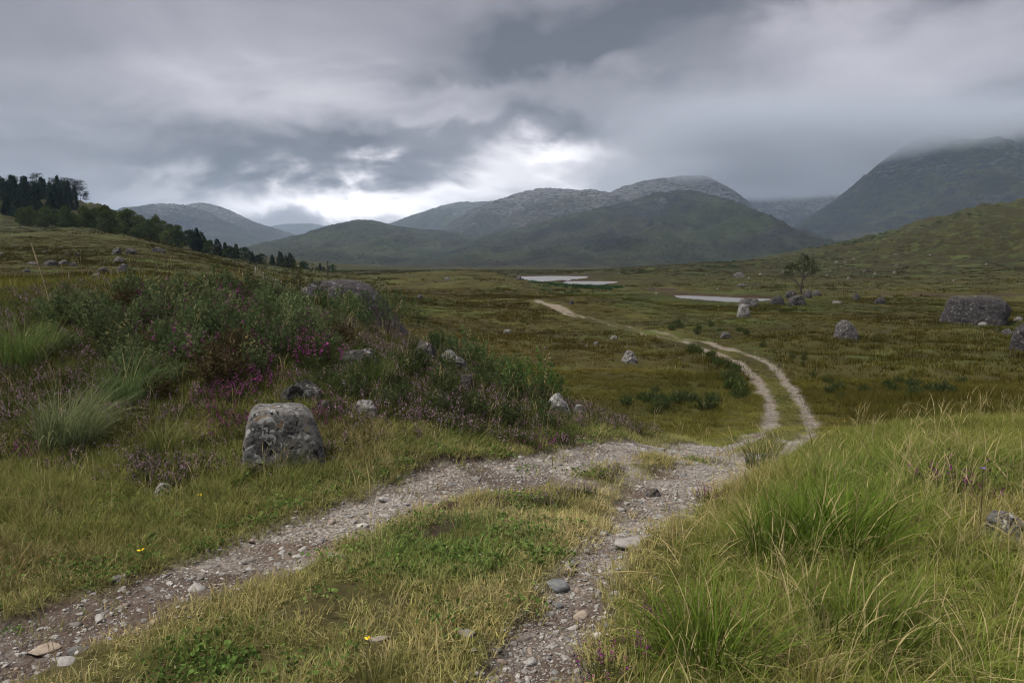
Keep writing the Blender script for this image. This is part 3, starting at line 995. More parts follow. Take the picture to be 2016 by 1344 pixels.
def rock_mesh(w, h, dep, seed, sub=5, k=3.2, prof=None, amp=0.10, bury=0.3, cuts=7, cutq=(.80, .95)):
    """weathered block w wide, h above ground; prof = [(t, left, right)] half-width fractions by height"""
    P, F = ico(sub)
    r_ = np.random.default_rng(seed + 1)
    c = P / ((np.abs(P) ** k).sum(1) ** (1 / k))[:, None]
    t = (c[:, 2] + 1) / 2
    own = prof is not None
    if not own:
        lt, rt = r_.uniform(.35, .85, 2); lm, rm_ = r_.uniform(.8, 1.0, 2)
        prof = [(0, -1.05, 1.05), (.5, -lm, rm_), (1, -lt, rt)]
    pr = np.array(prof)
    xl, xr = np.interp(t, pr[:, 0], pr[:, 1]), np.interp(t, pr[:, 0], pr[:, 2])
    x = (xl + (xr - xl) * (c[:, 0] + 1) / 2) * w / 2
    y = c[:, 1] * dep / 2 * (1.0 - 0.22 * t)
    z = t * h * (1 + bury) - h * bury
    V = np.stack([x, y, z], 1)
    s = max(w, h)
    if not own:
        V[:, 2] += np.where(t > .4, (x / w) * r_.uniform(-.5, .5) * h * (t - .4), 0)
    for _ in range(cuts):                         # cleft faces
        nrm = r_.normal(size=3); nrm[2] = abs(nrm[2]) * 0.9; nrm /= np.linalg.norm(nrm)
        dist = V @ nrm
        over = np.maximum(dist - np.quantile(dist, r_.uniform(*cutq)), 0)
        V = V - nrm[None] * (over * 0.92)[:, None]
    q = V / s + seed * 3.17
    crack = 1 - np.clip(np.abs(fbm3(q * np.array([1, 1, 1.6]), 3.2, 3, seed + 9)) * 14, 0, 1)
    d = fbm3(q, 3.0, 5, seed, .55) * 1.3 + fbm3(q, 14, 3, seed + 20, .6) * .55 - crack * (.12 if own else .35)
    V = V + P * (d * amp * s)[:, None]
    return mesh_np('boulder', V, F, True)


def add_boulder(px, py, wpx, hpx, mat, label, seed, D=None, prof=None, dep=0.8, sub=5, amp=0.11, bury=0.4, group=None, name='boulder', rot=0.0, dz=0.0, k=3.2, cuts=7, cutq=(.80, .95)):
    if D is None:
        x, y = hit(px, py)
    else:
        x, y = place(px, D, py=py)[:2]
    z = float(height(np.array([x]), np.array([y]))[0])
    ct = y / math.hypot(x, y)
    s = math.hypot(x, y) * ct * ct / FPX          # a thing off the axis looks wider
    me = rock_mesh(wpx * s, hpx * s / ct, wpx * s * dep, seed, sub, k, prof, amp, bury, cuts, cutq)
    o = obj(name, me, mat, loc=(x, y, z + dz), rotz=-math.atan2(x, y) + rot)
    return tag(o, label, 'rock' if wpx * s < 0.5 else 'boulder', group)


RK = []      # keep-out circles for plants: x, y, radius
def rock(*a, **k):
    o = add_boulder(*a, **k)
    w = (max(v.co.x for v in o.data.vertices) - min(v.co.x for v in o.data.vertices)) / 2
    RK.append((o.location.x, o.location.y, w * 0.85))
    return o


rock(560, 910, 172, 116, ROCK_LICHEN, 'big lichen covered boulder with flat top beside the track', 101,
     prof=[(0, -1.02, 1.02), (.2, -1.0, .98), (.55, -.92, .88), (.85, -.80, .72), (1, -.68, .5)], dep=0.75, sub=5, amp=0.038, bury=0.3, k=13, cuts=2, cutq=(.96, .99))
rock(590, 795, 92, 46, ROCK_GREY, 'mossy low rock just behind the big lichen boulder', 102, amp=0.08)
rock(640, 815, 34, 26, ROCK_GREY, 'small rusty rock at the shoulder of the lichen boulder', 103)
rock(720, 824, 52, 36, ROCK_WHITE, 'small pale rock in the heather right of the lichen boulder', 104)
rock(705, 726, 88, 52, ROCK_GREY, 'grey slab showing under the willow shrubs on the hummock', 105, amp=0.12)
rock(842, 740, 56, 32, ROCK_GREY, 'brownish rock on the slope below the willow shrubs', 106, D=9.9, dz=.06, prof=[(0, -1, 1.1), (.5, -.9, .7), (1, -.8, .1)])
rock(893, 752, 66, 30, ROCK_PALE, 'low flat rock beneath the green shrubs on the slope', 107, D=9.9, dz=.06)
rock(921, 806, 34, 40, ROCK_GREY, 'upright little rock in heather on the near slope', 108, D=8.7, dz=.06)
rock(876, 800, 24, 32, ROCK_GREY, 'tiny dark rock left of the upright little rock', 109)
rock(1100, 838, 58, 44, ROCK_WHITE, 'white streaked rock at the right end of the heather slope', 110, D=9.6, dz=.04, prof=[(0, -.9, 1.1), (.5, -.8, .6), (1, -.6, -.1)])
rock(1138, 834, 28, 20, ROCK_WHITE, 'small white stone right of the white streaked rock', 111, D=9.9, dz=.04)
rock(322, 968, 46, 24, ROCK_WHITE, 'flat pale stone half hidden in the left verge grass', 112)
rock(1975, 1060, 130, 60, ROCK_PALE, 'pale rock poking out of the long grass at right', 113, amp=0.12)
rock(1975, 945, 38, 30, ROCK_GREY, 'small grey rock in long grass above the pale rock', 114)
rock(1285, 960, 34, 14, ROCK_GREY, 'rounded grey stone on the middle of the track', 115, bury=0.5)
rock(715, 640, 290, 112, ROCK_SLAB, 'dark whaleback of bare bedrock behind the hummock', 116, D=16,
     prof=[(0, -1.0, 1.05), (.35, -.98, .8), (.7, -.95, .42), (1, -.85, .15)], dep=0.6, sub=5, amp=0.035, bury=0.9, dz=0.38, k=4, cuts=3, cutq=(.97, .99))
rock(1238, 714, 36, 22, ROCK_PALE, 'lone rounded boulder in the brown hollow left of the track', 120)
rock(1662, 668, 68, 40, ROCK_GREY, 'grey wedge shaped boulder right of the track bend', 121, prof=[(0, -1, 1.05), (.4, -.9, .85), (.8, -.7, .45), (1, -.45, .15)], amp=0.07)
rock(1464, 622, 32, 30, ROCK_PALE, 'white lichened boulder by the near loch shore', 122)
rock(1472, 603, 40, 16, ROCK_GREY, 'broad grey boulder behind the white lichened one', 123)
rock(1487, 594, 20, 9, ROCK_GREY, 'small boulder at the right tip of the near loch', 124)
rock(1425, 664, 24, 15, ROCK_GREY, 'small boulder just above the far track bend', 125)
rock(1532, 598, 36, 19, ROCK_DARK, 'dark boulder left of the foot of the lone tree', 126)
rock(1570, 599, 42, 21, ROCK_DARK, 'broad boulder directly below the lone tree', 127)
rock(1556, 586, 26, 18, ROCK_DARK, 'dark boulder touching the left side of the lone tree trunk', 128)
rock(1590, 586, 22, 17, ROCK_DARK, 'dark boulder touching the right side of the lone tree trunk', 129)
rock(1607, 584, 20, 11, ROCK_GREY, 'low rock at the right end of the tree knoll', 130)
rock(1686, 592, 17, 15, ROCK_DARK, 'small dark boulder, first one right of the lone tree', 131)
rock(1728, 598, 30, 15, ROCK_DARK, 'low dark boulder, second one right of the lone tree', 132, prof=[(0, -1, 1), (.6, -.5, .95), (1, .2, .8)])
rock(1647, 597, 22, 6, ROCK_PALE, 'low pale stones right of the tree knoll', 133)
rock(1915, 634, 146, 54, ROCK_DARK, 'huge flat topped dark boulder at the right of the moor', 134,
     prof=[(0, -1, .92), (.3, -.92, .9), (.6, -.80, 1.02), (.85, -.72, .85), (1, -.62, .62)], dep=0.7, sub=5, amp=0.055, bury=0.2, k=8, cuts=3, cutq=(.97, .99))
rock(1935, 638, 26, 8, ROCK_PALE, 'pale stone at the foot of the huge dark boulder', 135)
rock(1964, 637, 34, 10, ROCK_GREY, 'reddish slab leaning at the foot of the huge dark boulder', 136)
rock(2004, 634, 22, 10, ROCK_PALE, 'pale stones right of the huge dark boulder', 137)
rock(2012, 692, 62, 52, ROCK_DARK, 'dark boulder cut by the right edge of the picture', 138)
rock(1981, 660, 26, 14, ROCK_GREY, 'small rock left of the boulder at the right edge', 139)
rock(998, 654, 18, 11, ROCK_PALE, 'tan rounded stone alone in the brown hollow', 140)
rock(826, 590, 16, 9, ROCK_GREY, 'small grey rock beyond the bedrock whaleback', 141)
rock(1208, 662, 16, 7, ROCK_PALE, 'pale flat stone between hollow and far track', 142)
rock(1175, 679, 14, 5, ROCK_PALE, 'pale low stone in the hollow above the lone boulder', 143)
rock(1125, 600, 11, 10, ROCK_GREY, 'grey rock beside the far end of the track', 144)
rock(1021, 550, 14, 9, ROCK_GREY, 'dark outcrop on the knoll left of the far loch', 145)
rock(880, 552, 13, 6, ROCK_PALE, 'pale stone on the mid moor ridge', 146)
rock(1456, 546, 26, 9, ROCK_GREY, 'broken outcrop on the slope above the near loch', 147)
rock(1460, 563, 22, 5, ROCK_GREY, 'low outcrop between loch and slope', 148)
rock(1722, 541, 7, 6, ROCK_PALE, 'tiny pale boulder high on the right hillside', 149)
for i, (px, py, w, h, m, lb) in enumerate([
        (230, 500, 23, 14, ROCK_GREY, 'rounded grey boulder on the left moor, nearest to the wood'),
        (258, 500, 27, 14, ROCK_GREY, 'grey boulder on the left moor, second from the wood'),
        (310, 497, 34, 9, ROCK_GREY, 'low long rock on the skyline of the left moor'),
        (235, 516, 34, 13, ROCK_GREY, 'wide heather topped rock in the middle of the left moor'),
        (203, 536, 30, 11, ROCK_GREY, 'low jagged rock left of the big left moor boulder'),
        (246, 537, 36, 17, ROCK_GREY, 'biggest rounded boulder low on the left moor'),
        (190, 550, 34, 15, ROCK_GREY, 'pale mossy rock just above the left hummock'),
        (74, 568, 30, 11, ROCK_GREY, 'pale boulder above the grass at the far left'),
        (52, 537, 20, 8, ROCK_GREY, 'small grey rock low on the left moor near the picture edge'),
        (66, 521, 34, 7, ROCK_GREY, 'left end of the long broken outcrop on the left moor'),
        (100, 521, 34, 11, ROCK_GREY, 'middle of the long broken outcrop on the left moor'),
        (126, 518, 28, 9, ROCK_GREY, 'pale hump of the long broken outcrop on the left moor'),
        (144, 525, 26, 8, ROCK_GREY, 'right end of the long broken outcrop on the left moor'),
        (153, 505, 13, 8, ROCK_DARK, 'small dark boulder above the long broken outcrop'),
        (90, 497, 22, 5, ROCK_GREY, 'pale flat stones high on the left moor'),
        (131, 503, 13, 5, ROCK_GREY, 'small pale stone left of the small dark boulder'),
        (120, 489, 13, 5, ROCK_GREY, 'small pale stone below the left knoll'),
        (32, 487, 16, 5, ROCK_GREY, 'pale stone near the left picture edge below the wood'),
        (4, 505, 14, 8, ROCK_GREY, 'grey rock at the left picture edge')]):
    rock(px, py, w, h, m, lb, 160 + i, sub=4, bury=.6)

r8 = np.random.default_rng(8)
for i in range(34):
    px = r8.uniform(1380, 2010) if i < 24 else r8.uniform(820, 1350)
    py = (r8.uniform(535, 572) if px < 1600 else r8.uniform(np.interp(px, [1600, 2016], [505, 440]), 570)) if i < 24 else r8.uniform(560, 690)
    w = r8.uniform(4, 8)
    zone = 'high on the right hillside' if i < 24 and py < 530 else ('at the foot of the right hillside' if i < 24 else 'in the brown hollow')
    rock(px, py, w, w * .6, ROCK_PALE, 'tiny pale stone %s, %s' % (zone, 'below the tree' if px < 1600 and i < 24 else ('right of the tree' if i < 24 else 'left of the far track')), 220 + i, sub=3, bury=.5,
         group='tiny pale stones %s %s' % (zone, 'below the tree' if px < 1600 and i < 24 else ''))

# ------------------------------------------------------------------ stones of the track
def pebble_mesh(seed, flat):
    P, F = ico(2)
    r_ = np.random.default_rng(seed)
    c = P / ((np.abs(P) ** 3.4).sum(1) ** (1 / 3.4))[:, None]
    V = c * np.array([0.5 * r_.uniform(.85, 1.15), 0.5 * r_.uniform(.6, .95), 0.5 * flat])
    V = V + P * (fbm3(P + seed, 1.3, 3, seed) * 0.22)[:, None] * np.array([1, 1, flat * 1.3])
    for _ in range(9):
        n_ = r_.normal(size=3) * np.array([1, 1, .6]); n_ /= np.linalg.norm(n_)
        d = V @ n_
        V = V - n_[None] * (np.maximum(d - np.quantile(d, r_.uniform(.66, .9)), 0) * 0.9)[:, None]
    me = mesh_np('pebble', V, F, False)
    return me


PEB = [pebble_mesh(s, f) for s, f in ((1, .36), (2, .45), (3, .30), (4, .5), (5, .4), (6, .33))]


def stone_tint(n, r_):
    base = np.array([[.22, .21, .20], [.27, .257, .24], [.175, .16, .147], [.34, .325, .305], [.24, .195, .16], [.14, .135, .133]])
    return base[r_.choice(6, n, p=[.3, .26, .18, .08, .08, .10])] * r_.uniform(.8, 1.25, (n, 1))


def track_samples(n, spread, r0, r1, r_):
    """points in and beside the two ruts"""
    out = []
    for line in (RUTL, RUTR):
        seg = np.linalg.norm(np.diff(line, axis=0), axis=1)
        cum = np.concatenate([[0], np.cumsum(seg)])
        rr = np.hypot(line[:, 0], line[:, 1])
        ok = np.where((rr > r0) & (rr < r1))[0]
        s = r_.uniform(cum[ok[0]], cum[ok[-1]], n // 2)
        x, y = np.interp(s, cum, line[:, 0]), np.interp(s, cum, line[:, 1])
        dx = np.interp(s + .05, cum, line[:, 0]) - x; dy = np.interp(s + .05, cum, line[:, 1]) - y
        l = np.hypot(dx, dy) + 1e-9
        o_ = r_.normal(0, spread, n // 2)
        out.append(np.stack([x - dy / l * o_, y + dx / l * o_], 1))
    return np.concatenate(out)


def build_path_stones():
    r_ = np.random.default_rng(12)
    P = track_samples(2600, 0.20, 2.6, 11, r_)
    m, dl, dr = rut_mask(P[:, 0], P[:, 1])
    P = P[m > 0.35]
    z = height(P[:, 0], P[:, 1])
    px, py = project(P[:, 0], P[:, 1], z)
    ok = (px > -10) & (px < 2030) & (py < 1350)
    P, z = P[ok], z[ok]
    rad = np.hypot(P[:, 0], P[:, 1])
    size = np.clip(r_.lognormal(math.log(.044), .42, len(P)), .022, .12)
    # greedy: the largest on screen first, none overlapping
    order = np.argsort(-size / rad)
    taken = []
    for i in order:
        if all((P[i, 0] - a) ** 2 + (P[i, 1] - b) ** 2 > (0.55 * (size[i] + s)) ** 2 for a, b, s, _ in taken):
            taken.append((P[i, 0], P[i, 1], size[i], i))
            if len(taken) >= 290:
                break
    tint = stone_tint(len(taken), r_)
    for n_, (x, y, s, i) in enumerate(taken):
        me = PEB[n_ % 6]
        left = polyline_dist(np.array([x]), np.array([y]), RUTL)[0][0] < polyline_dist(np.array([x]), np.array([y]), RUTR)[0][0]
        o = obj('path_stone', me, STONE_O, loc=(x, y, z[i] - s * 0.02), scale=s)
        o.rotation_euler = (r_.uniform(-.22, .22), r_.uniform(-.22, .22), r_.uniform(0, 6.28))
        o.color = (*tint[n_], 1)
        c_ = tint[n_]
        col = 'brownish' if c_[0] / c_[2] > 1.2 else ('pale grey' if c_.mean() > .25 else ('mid grey' if c_.mean() > .17 else 'dark grey'))
        sz = 'fist sized' if s > .075 else ('egg sized' if s > .048 else 'small')
        rr = math.hypot(x, y)
        if left:
            zone = 'near the bottom left corner' if rr < 3.7 else ('beside the first yellow flower' if rr < 4.5 else ('beside the green turf mound' if rr < 5.6 else ('below the cut peat bank' if rr < 7.5 else 'towards the far crest')))
        else:
            zone = 'at the bottom of the picture' if rr < 3.6 else ('around the large slate' if rr < 4.4 else ('between slate and rounded stone' if rr < 5.8 else 'towards the bend'))
        tag(o, '%s %s stone in the %s wheel rut %s' % (sz, col, 'left' if left else 'right', zone), 'stone', '%s %s stones, %s rut %s' % (sz, col, 'left' if left else 'right', zone))
    for (px, py, w, asp, lb, c) in [(1095, 1148, 58, .75, 'large flat slate lying in the right wheel rut', (.20, .205, .215)),
                                    (1125, 1107, 34, .8, 'squarish flat stone just beyond the large slate', (.26, .25, .24)),
                                    (1098, 1175, 30, .7, 'dark stone on the near side of the large slate', (.17, .17, .175)),
                                    (1030, 1228, 30, .6, 'brownish rounded stone left in the right rut', (.21, .18, .165)),
                                    (910, 1243, 34, .8, 'flat grey stone in dead grass between the ruts', (.24, .23, .22)),
                                    (978, 1260, 30, .6, 'pale oval stone by dark soil in the right rut', (.33, .315, .30)),
                                    (740, 1252, 34, .6, 'tan stone in the grass between the ruts', (.33, .28, .22)),
                                    (75, 1262, 46, .8, 'pinkish flat stone in the left rut near the picture edge', (.36, .29, .23)),
                                    (135, 1296, 44, .8, 'large pale stone in the left rut near the corner', (.36, .345, .33)),
                                    (1250, 1068, 60, .6, 'flat pale slab in the right rut beyond the slate', (.33, .31, .29)),
                                    (665, 1092, 40, .6, 'long pale stone on the left rut beside the grass mound', (.37, .35, .33))]:
        x, y = hit(px, py)
        zz = float(height(np.array([x]), np.array([y]))[0])
        s = 1.5 * w * math.hypot(x, y) / FPX
        o = obj('path_stone', PEB[(int(px) // 7) % 6], STONE_O, loc=(x, y, zz + s * 0.03), scale=(s, s * asp * 1.3, s * 0.45), rotz=px * .013)
        o.color = (*(np.array(c) * .68), 1)
        tag(o, lb, 'stone')
        RK.append((x, y, s * .5))


build_path_stones()

# ------------------------------------------------------------------ scatter with geometry nodes
def instancer_group(coll):
    g = bpy.data.node_groups.new('scatter', 'GeometryNodeTree')
    g.interface.new_socket('Geometry', in_out='INPUT', socket_type='NodeSocketGeometry')
    g.interface.new_socket('Geometry', in_out='OUTPUT', socket_type='NodeSocketGeometry')
    nd = g.nodes
    gi, go = nd.new('NodeGroupInput'), nd.new('NodeGroupOutput')
    ci = nd.new('GeometryNodeCollectionInfo')
    ci.inputs['Collection'].default_value = coll
    ci.inputs['Separate Children'].default_value = True
    ci.inputs['Reset Children'].default_value = True
    ip = nd.new('GeometryNodeInstanceOnPoints')
    ip.inputs['Pick Instance'].default_value = True

    def named(n_, typ):
        a = nd.new('GeometryNodeInputNamedAttribute')
        a.data_type = typ
        a.inputs['Name'].default_value = n_
        return a.outputs['Attribute']
    L = g.links.new
    L(gi.outputs[0], ip.inputs['Points'])
    L(ci.outputs[0], ip.inputs['Instance'])
    L(named('idx', 'INT'), ip.inputs['Instance Index'])
    er = nd.new('FunctionNodeEulerToRotation')
    L(named('rot', 'FLOAT_VECTOR'), er.inputs[0])
    L(er.outputs[0], ip.inputs['Rotation'])
    L(named('scl', 'FLOAT_VECTOR'), ip.inputs['Scale'])
    L(ip.outputs[0], go.inputs[0])
    return g


def scatter(name, P, rot, scl, idx, tint, protos, label, cat):
    """one uncountable mass of small plants or stones"""
    coll = bpy.data.collections.new(name + ' kinds')
    for i, me in enumerate(protos):
        coll.objects.link(bpy.data.objects.new('%s_%02d' % (name, i), me))
    me = bpy.data.meshes.new(name)
    me.vertices.add(len(P))
    me.vertices.foreach_set('co', np.asarray(P, np.float32).ravel())
    attr(me, 'rot', rot, 'FLOAT_VECTOR')
    attr(me, 'scl', scl, 'FLOAT_VECTOR')
    attr(me, 'tint', tint, 'FLOAT_COLOR')
    a = me.attributes.new('idx', 'INT', 'POINT')
    a.data.foreach_set('value', np.asarray(idx, np.int32))
    o = obj(name, me)
    md = o.modifiers.new('scatter', 'NODES')
    md.node_group = instancer_group(coll)
    return tag(o, label, cat, kind='stuff')


def gravel():
    r_ = np.random.default_rng(15)
    P = track_samples(80000, 0.27, 2.4, 16, r_)
    Q = track_samples(9000, 0.3, 16, 62, r_)
    P = np.concatenate([P, Q])
    m, dl, dr = rut_mask(P[:, 0], P[:, 1])
    near_left = (np.hypot(P[:, 0], P[:, 1]) < 4.6) & (dl < dr)
    keep = r_.random(len(P)) < np.clip(m + .06, 0, 1) * np.where(near_left, .55, 1)
    P = P[keep]
    z = height(P[:, 0], P[:, 1])
    rad = np.hypot(P[:, 0], P[:, 1])
    s = np.clip(r_.lognormal(math.log(.012), .5, len(P)), .005, .045) * (1 + sstep(rad, 10, 40) * 2.2)
    rot = np.stack([r_.uniform(-.4, .4, len(P)), r_.uniform(-.4, .4, len(P)), r_.uniform(0, 6.28, len(P))], 1)
    pm = []
    for me in PEB:
        c = me.copy(); c.materials.clear(); c.materials.append(STONE_P); pm.append(c)
    t = stone_tint(len(P), r_)
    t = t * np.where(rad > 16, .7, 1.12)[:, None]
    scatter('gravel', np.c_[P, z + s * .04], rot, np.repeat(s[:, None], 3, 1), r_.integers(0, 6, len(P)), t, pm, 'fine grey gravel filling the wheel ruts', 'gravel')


gravel()

# ------------------------------------------------------------------ blades, leaves and tufts
def ribbons(base, length, width, az, bend0, bend1, nseg=3, face=None, r_=rng):
    """curved tapering blades; az = lean direction, bend0/bend1 = angle from vertical at root / tip"""
    n = len(length)
    ang = bend0[:, None] + (bend1 - bend0)[:, None] * np.linspace(0, 1, nseg)[None]
    seg = (length / nseg)[:, None]
    hx = np.cumsum(np.sin(ang) * seg, 1); hz = np.cumsum(np.cos(ang) * seg, 1)
    hx = np.c_[np.zeros(n), hx]; hz = np.c_[np.zeros(n), hz]
    dx, dy = np.cos(az)[:, None], np.sin(az)[:, None]
    C_ = np.stack([base[:, 0:1] + hx * dx, base[:, 1:2] + hx * dy, base[:, 2:3] + hz], -1)       # n, nseg+1, 3
    fa = az + math.pi / 2 + r_.uniform(-.9, .9, n) if face is None else face
    side = np.stack([np.cos(fa), np.sin(fa), np.zeros(n)], -1)
    tp = np.linspace(1, 0, nseg + 1) ** 0.7
    W = width[:, None] * tp[None] * 0.5
    Lf = C_ - side[:, None] * W[..., None]; Rt = C_ + side[:, None] * W[..., None]
    V = np.concatenate([np.stack([Lf[:, :-1], Rt[:, :-1]], 2).reshape(n, -1, 3), C_[:, -1:]], 1)    # n, 2*nseg+1, 3
    nv = 2 * nseg + 1
    o = (np.arange(n) * nv)[:, None]
    q = np.concatenate([np.stack([o[:, 0] + 2 * i, o[:, 0] + 2 * i + 1, o[:, 0] + 2 * i + 3, o[:, 0] + 2 * i + 2], 1) for i in range(nseg - 1)]) if nseg > 1 else np.zeros((0, 4), int)
    t = np.stack([o[:, 0] + 2 * nseg - 2, o[:, 0] + 2 * nseg - 1, o[:, 0] + 2 * nseg], 1)
    return V.reshape(-1, 3), q, t, nv


def tuft_mesh(seed, n, R_, h0, h1, w, lean=0.35, curve=0.8, wind=0.0, dry=0.2, nseg=3, mat=None, tipdry=0.25):
    r_ = np.random.default_rng(seed)
    rad = R_ * np.sqrt(r_.random(n)); a = r_.uniform(0, 2 * math.pi, n)
    base = np.stack([rad * np.cos(a), rad * np.sin(a), np.full(n, -0.015)], 1)
    L_ = r_.uniform(h0, h1, n)
    az = a + r_.normal(0, .7, n)
    if wind:
        vx, vy = np.cos(az) + wind, np.sin(az) - wind * .25
        az = np.arctan2(vy, vx)
    b0 = np.abs(r_.normal(lean * .45, .16, n)) * (0.4 + rad / R_)
    b1 = b0 + np.abs(r_.normal(curve, .35, n))
    V, q, t, nv = ribbons(base, L_, w * r_.uniform(.6, 1.3, n), az, b0, b1, nseg, r_=r_)
    dr = (r_.random(n) < dry).astype(float) * r_.uniform(.45, 1.0, n)
    br = r_.uniform(.68, 1.32, n)
    tt = np.concatenate([np.repeat(np.linspace(0, 1, nseg + 1)[:-1], 2), [1.0]])
    straw = np.clip(dr[:, None] + tipdry * tt[None] ** 2 * r_.random((n, 1)), 0, 1)
    col = np.stack([straw, np.tile(br[:, None], (1, nv)), np.tile(tt, (n, 1))], -1).reshape(-1, 3)
    me = mesh_np('tuft', V, [q, t])
    attr(me, 'blade', col, 'FLOAT_COLOR')
    me.materials.append(mat or VEG_P)
    return me


def stalk_mesh(seed, n, R_, h0, h1, mat=None, dry=1.0):
    """thin flowering stalks with narrow seed heads"""
    r_ = np.random.default_rng(seed)
    a = r_.uniform(0, 6.28, n); rad = R_ * np.sqrt(r_.random(n))
    base = np.stack([rad * np.cos(a), rad * np.sin(a), np.full(n, -.01)], 1)
    L_ = r_.uniform(h0, h1, n); az = r_.normal(0.1, .9, n)
    b0 = np.abs(r_.normal(.16, .12, n)); b1 = b0 + np.abs(r_.normal(.5, .3, n))
    V1, q1, t1, nv1 = ribbons(base, L_, np.full(n, .003), az, b0, b1, 4, r_=r_)
    mid = V1.reshape(n, nv1, 3)[:, -3]
    V2, q2, t2, nv2 = ribbons(mid, L_ * .30, np.full(n, .0055), az, b1 * .9, b1 + .5, 3, r_=r_)
    V3, q3, t3, nv3 = ribbons(mid, L_ * .30, np.full(n, .0055), az, b1 * .9, b1 + .5, 3, face=az + r_.uniform(0, 3, n), r_=r_)
    V = np.concatenate([V1, V2, V3])
    q = np.concatenate([q1, q2 + len(V1), q3 + len(V1) + len(V2)]); t = np.concatenate([t1, t2 + len(V1), t3 + len(V1) + len(V2)])
    me = mesh_np('stalk', V, [q, t])
    col = np.tile([dry, 1.0, 0.5], (len(V), 1)); col[:, 1] = r_.uniform(.8, 1.2, len(V))
    attr(me, 'blade', col, 'FLOAT_COLOR')
    me.materials.append(mat or VEG_P)
    return me


def leaf_cloud(P, size, r_, aspect=0.5, up=None, fold=0.2):
    """one small pointed leaf (two triangles folded on the midrib) per point"""
    n = len(P)
    d = r_.normal(size=(n, 3))
    if up is not None:
        d = d * .55 + up
    d /= np.linalg.norm(d, axis=1)[:, None]
    s = np.cross(d, r_.normal(size=(n, 3))); s /= np.linalg.norm(s, axis=1)[:, None]
    nn = np.cross(d, s)
    L_ = (size * r_.uniform(.7, 1.3, n))[:, None]
    a = P; tip = P + d * L_
    m1 = P + d * L_ * .45 + s * L_ * aspect * .5 + nn * L_ * fold * .3
    m2 = P + d * L_ * .45 - s * L_ * aspect * .5 + nn * L_ * fold * .3
    V = np.stack([a, m1, tip, m2], 1).reshape(-1, 3)
    o = np.arange(n) * 4
    F = np.concatenate([np.stack([o, o + 1, o + 2], 1), np.stack([o, o + 2, o + 3], 1)])
    return V, F


def tubes(paths, radii, sides=5):
    """joined tapering tubes along polylines"""
    VV, FF = [], []
    off = 0
    for P, rr in zip(paths, radii):
        P = np.asarray(P, float); n = len(P)
        T = np.gradient(P, axis=0); T /= np.linalg.norm(T, axis=1)[:, None] + 1e-9
        ref = np.array([0.31, 0.95, 0.05])
        A = np.cross(T, ref); A /= np.linalg.norm(A, axis=1)[:, None] + 1e-9
        B = np.cross(T, A)
        an = np.arange(sides) * 2 * math.pi / sides
        ring = P[:, None] + (A[:, None] * np.cos(an)[None, :, None] + B[:, None] * np.sin(an)[None, :, None]) * np.asarray(rr)[:, None, None]
        VV.append(ring.reshape(-1, 3))
        i, j = np.meshgrid(np.arange(n - 1), np.arange(sides), indexing='ij'); j2 = (j + 1) % sides
        FF.append((np.stack([i * sides + j, i * sides + j2, (i + 1) * sides + j2, (i + 1) * sides + j], -1).reshape(-1, 4)) + off)
        off += n * sides
    return np.concatenate(VV), np.concatenate(FF)


def blade_attr(me, n, r_, lo=.7, hi=1.3, dry=0.0, per=1):
    k = -(-n // per)
    b = np.repeat(r_.uniform(lo, hi, k), per)[:n]
    d = np.repeat((r_.random(k) < dry) * r_.uniform(.3, .8, k), per)[:n]
    attr(me, 'blade', np.stack([d, b, np.zeros(n)], 1), 'FLOAT_COLOR')


# ------------------------------------------------------------------ trees
def conifer_meshes(seed, h, slim=0.2):
    r_ = np.random.default_rng(seed)
    tr = tubes([np.stack([r_.normal(0, .03, 8).cumsum(), r_.normal(0, .03, 8).cumsum(), np.linspace(-.3, h * .96, 8)], 1)], [np.linspace(.16, .02, 8) * h / 10], 6)
    Ps, ups = [], []
    for zt in np.arange(.10, 1.0, .042):
        nb = 7 if zt < .75 else 5
        L_ = h * slim * (1 - zt) ** .8 * 1.1 + .15
        for k in range(nb):
            a = r_.uniform(0, 6.28); l = L_ * r_.uniform(.6, 1.15)
            m_ = int(5 + l * 5)
            t = np.sqrt(np.linspace(.05, 1, m_))
            x = np.stack([np.cos(a) * t * l, np.sin(a) * t * l, zt * h - .22 * l * t + .12 * l * t ** 3], 1) + r_.normal(0, .07, (m_, 3))
            Ps.append(x); ups.append(np.tile([np.cos(a) * .8, np.sin(a) * .8, -.1], (m_, 1)))
    P, U = np.concatenate(Ps), np.concatenate(ups)
    V, F = leaf_cloud(P, np.full(len(P), .62), r_, .7, U)
    cr = mesh_np('crown', V, F); blade_attr(cr, len(V), r_, .6, 1.35, 0, 4); cr.materials.append(VEG_O)
    tm = mesh_np('trunk', *tr, True); tm.materials.append(PINEBARK)
    return tm, cr


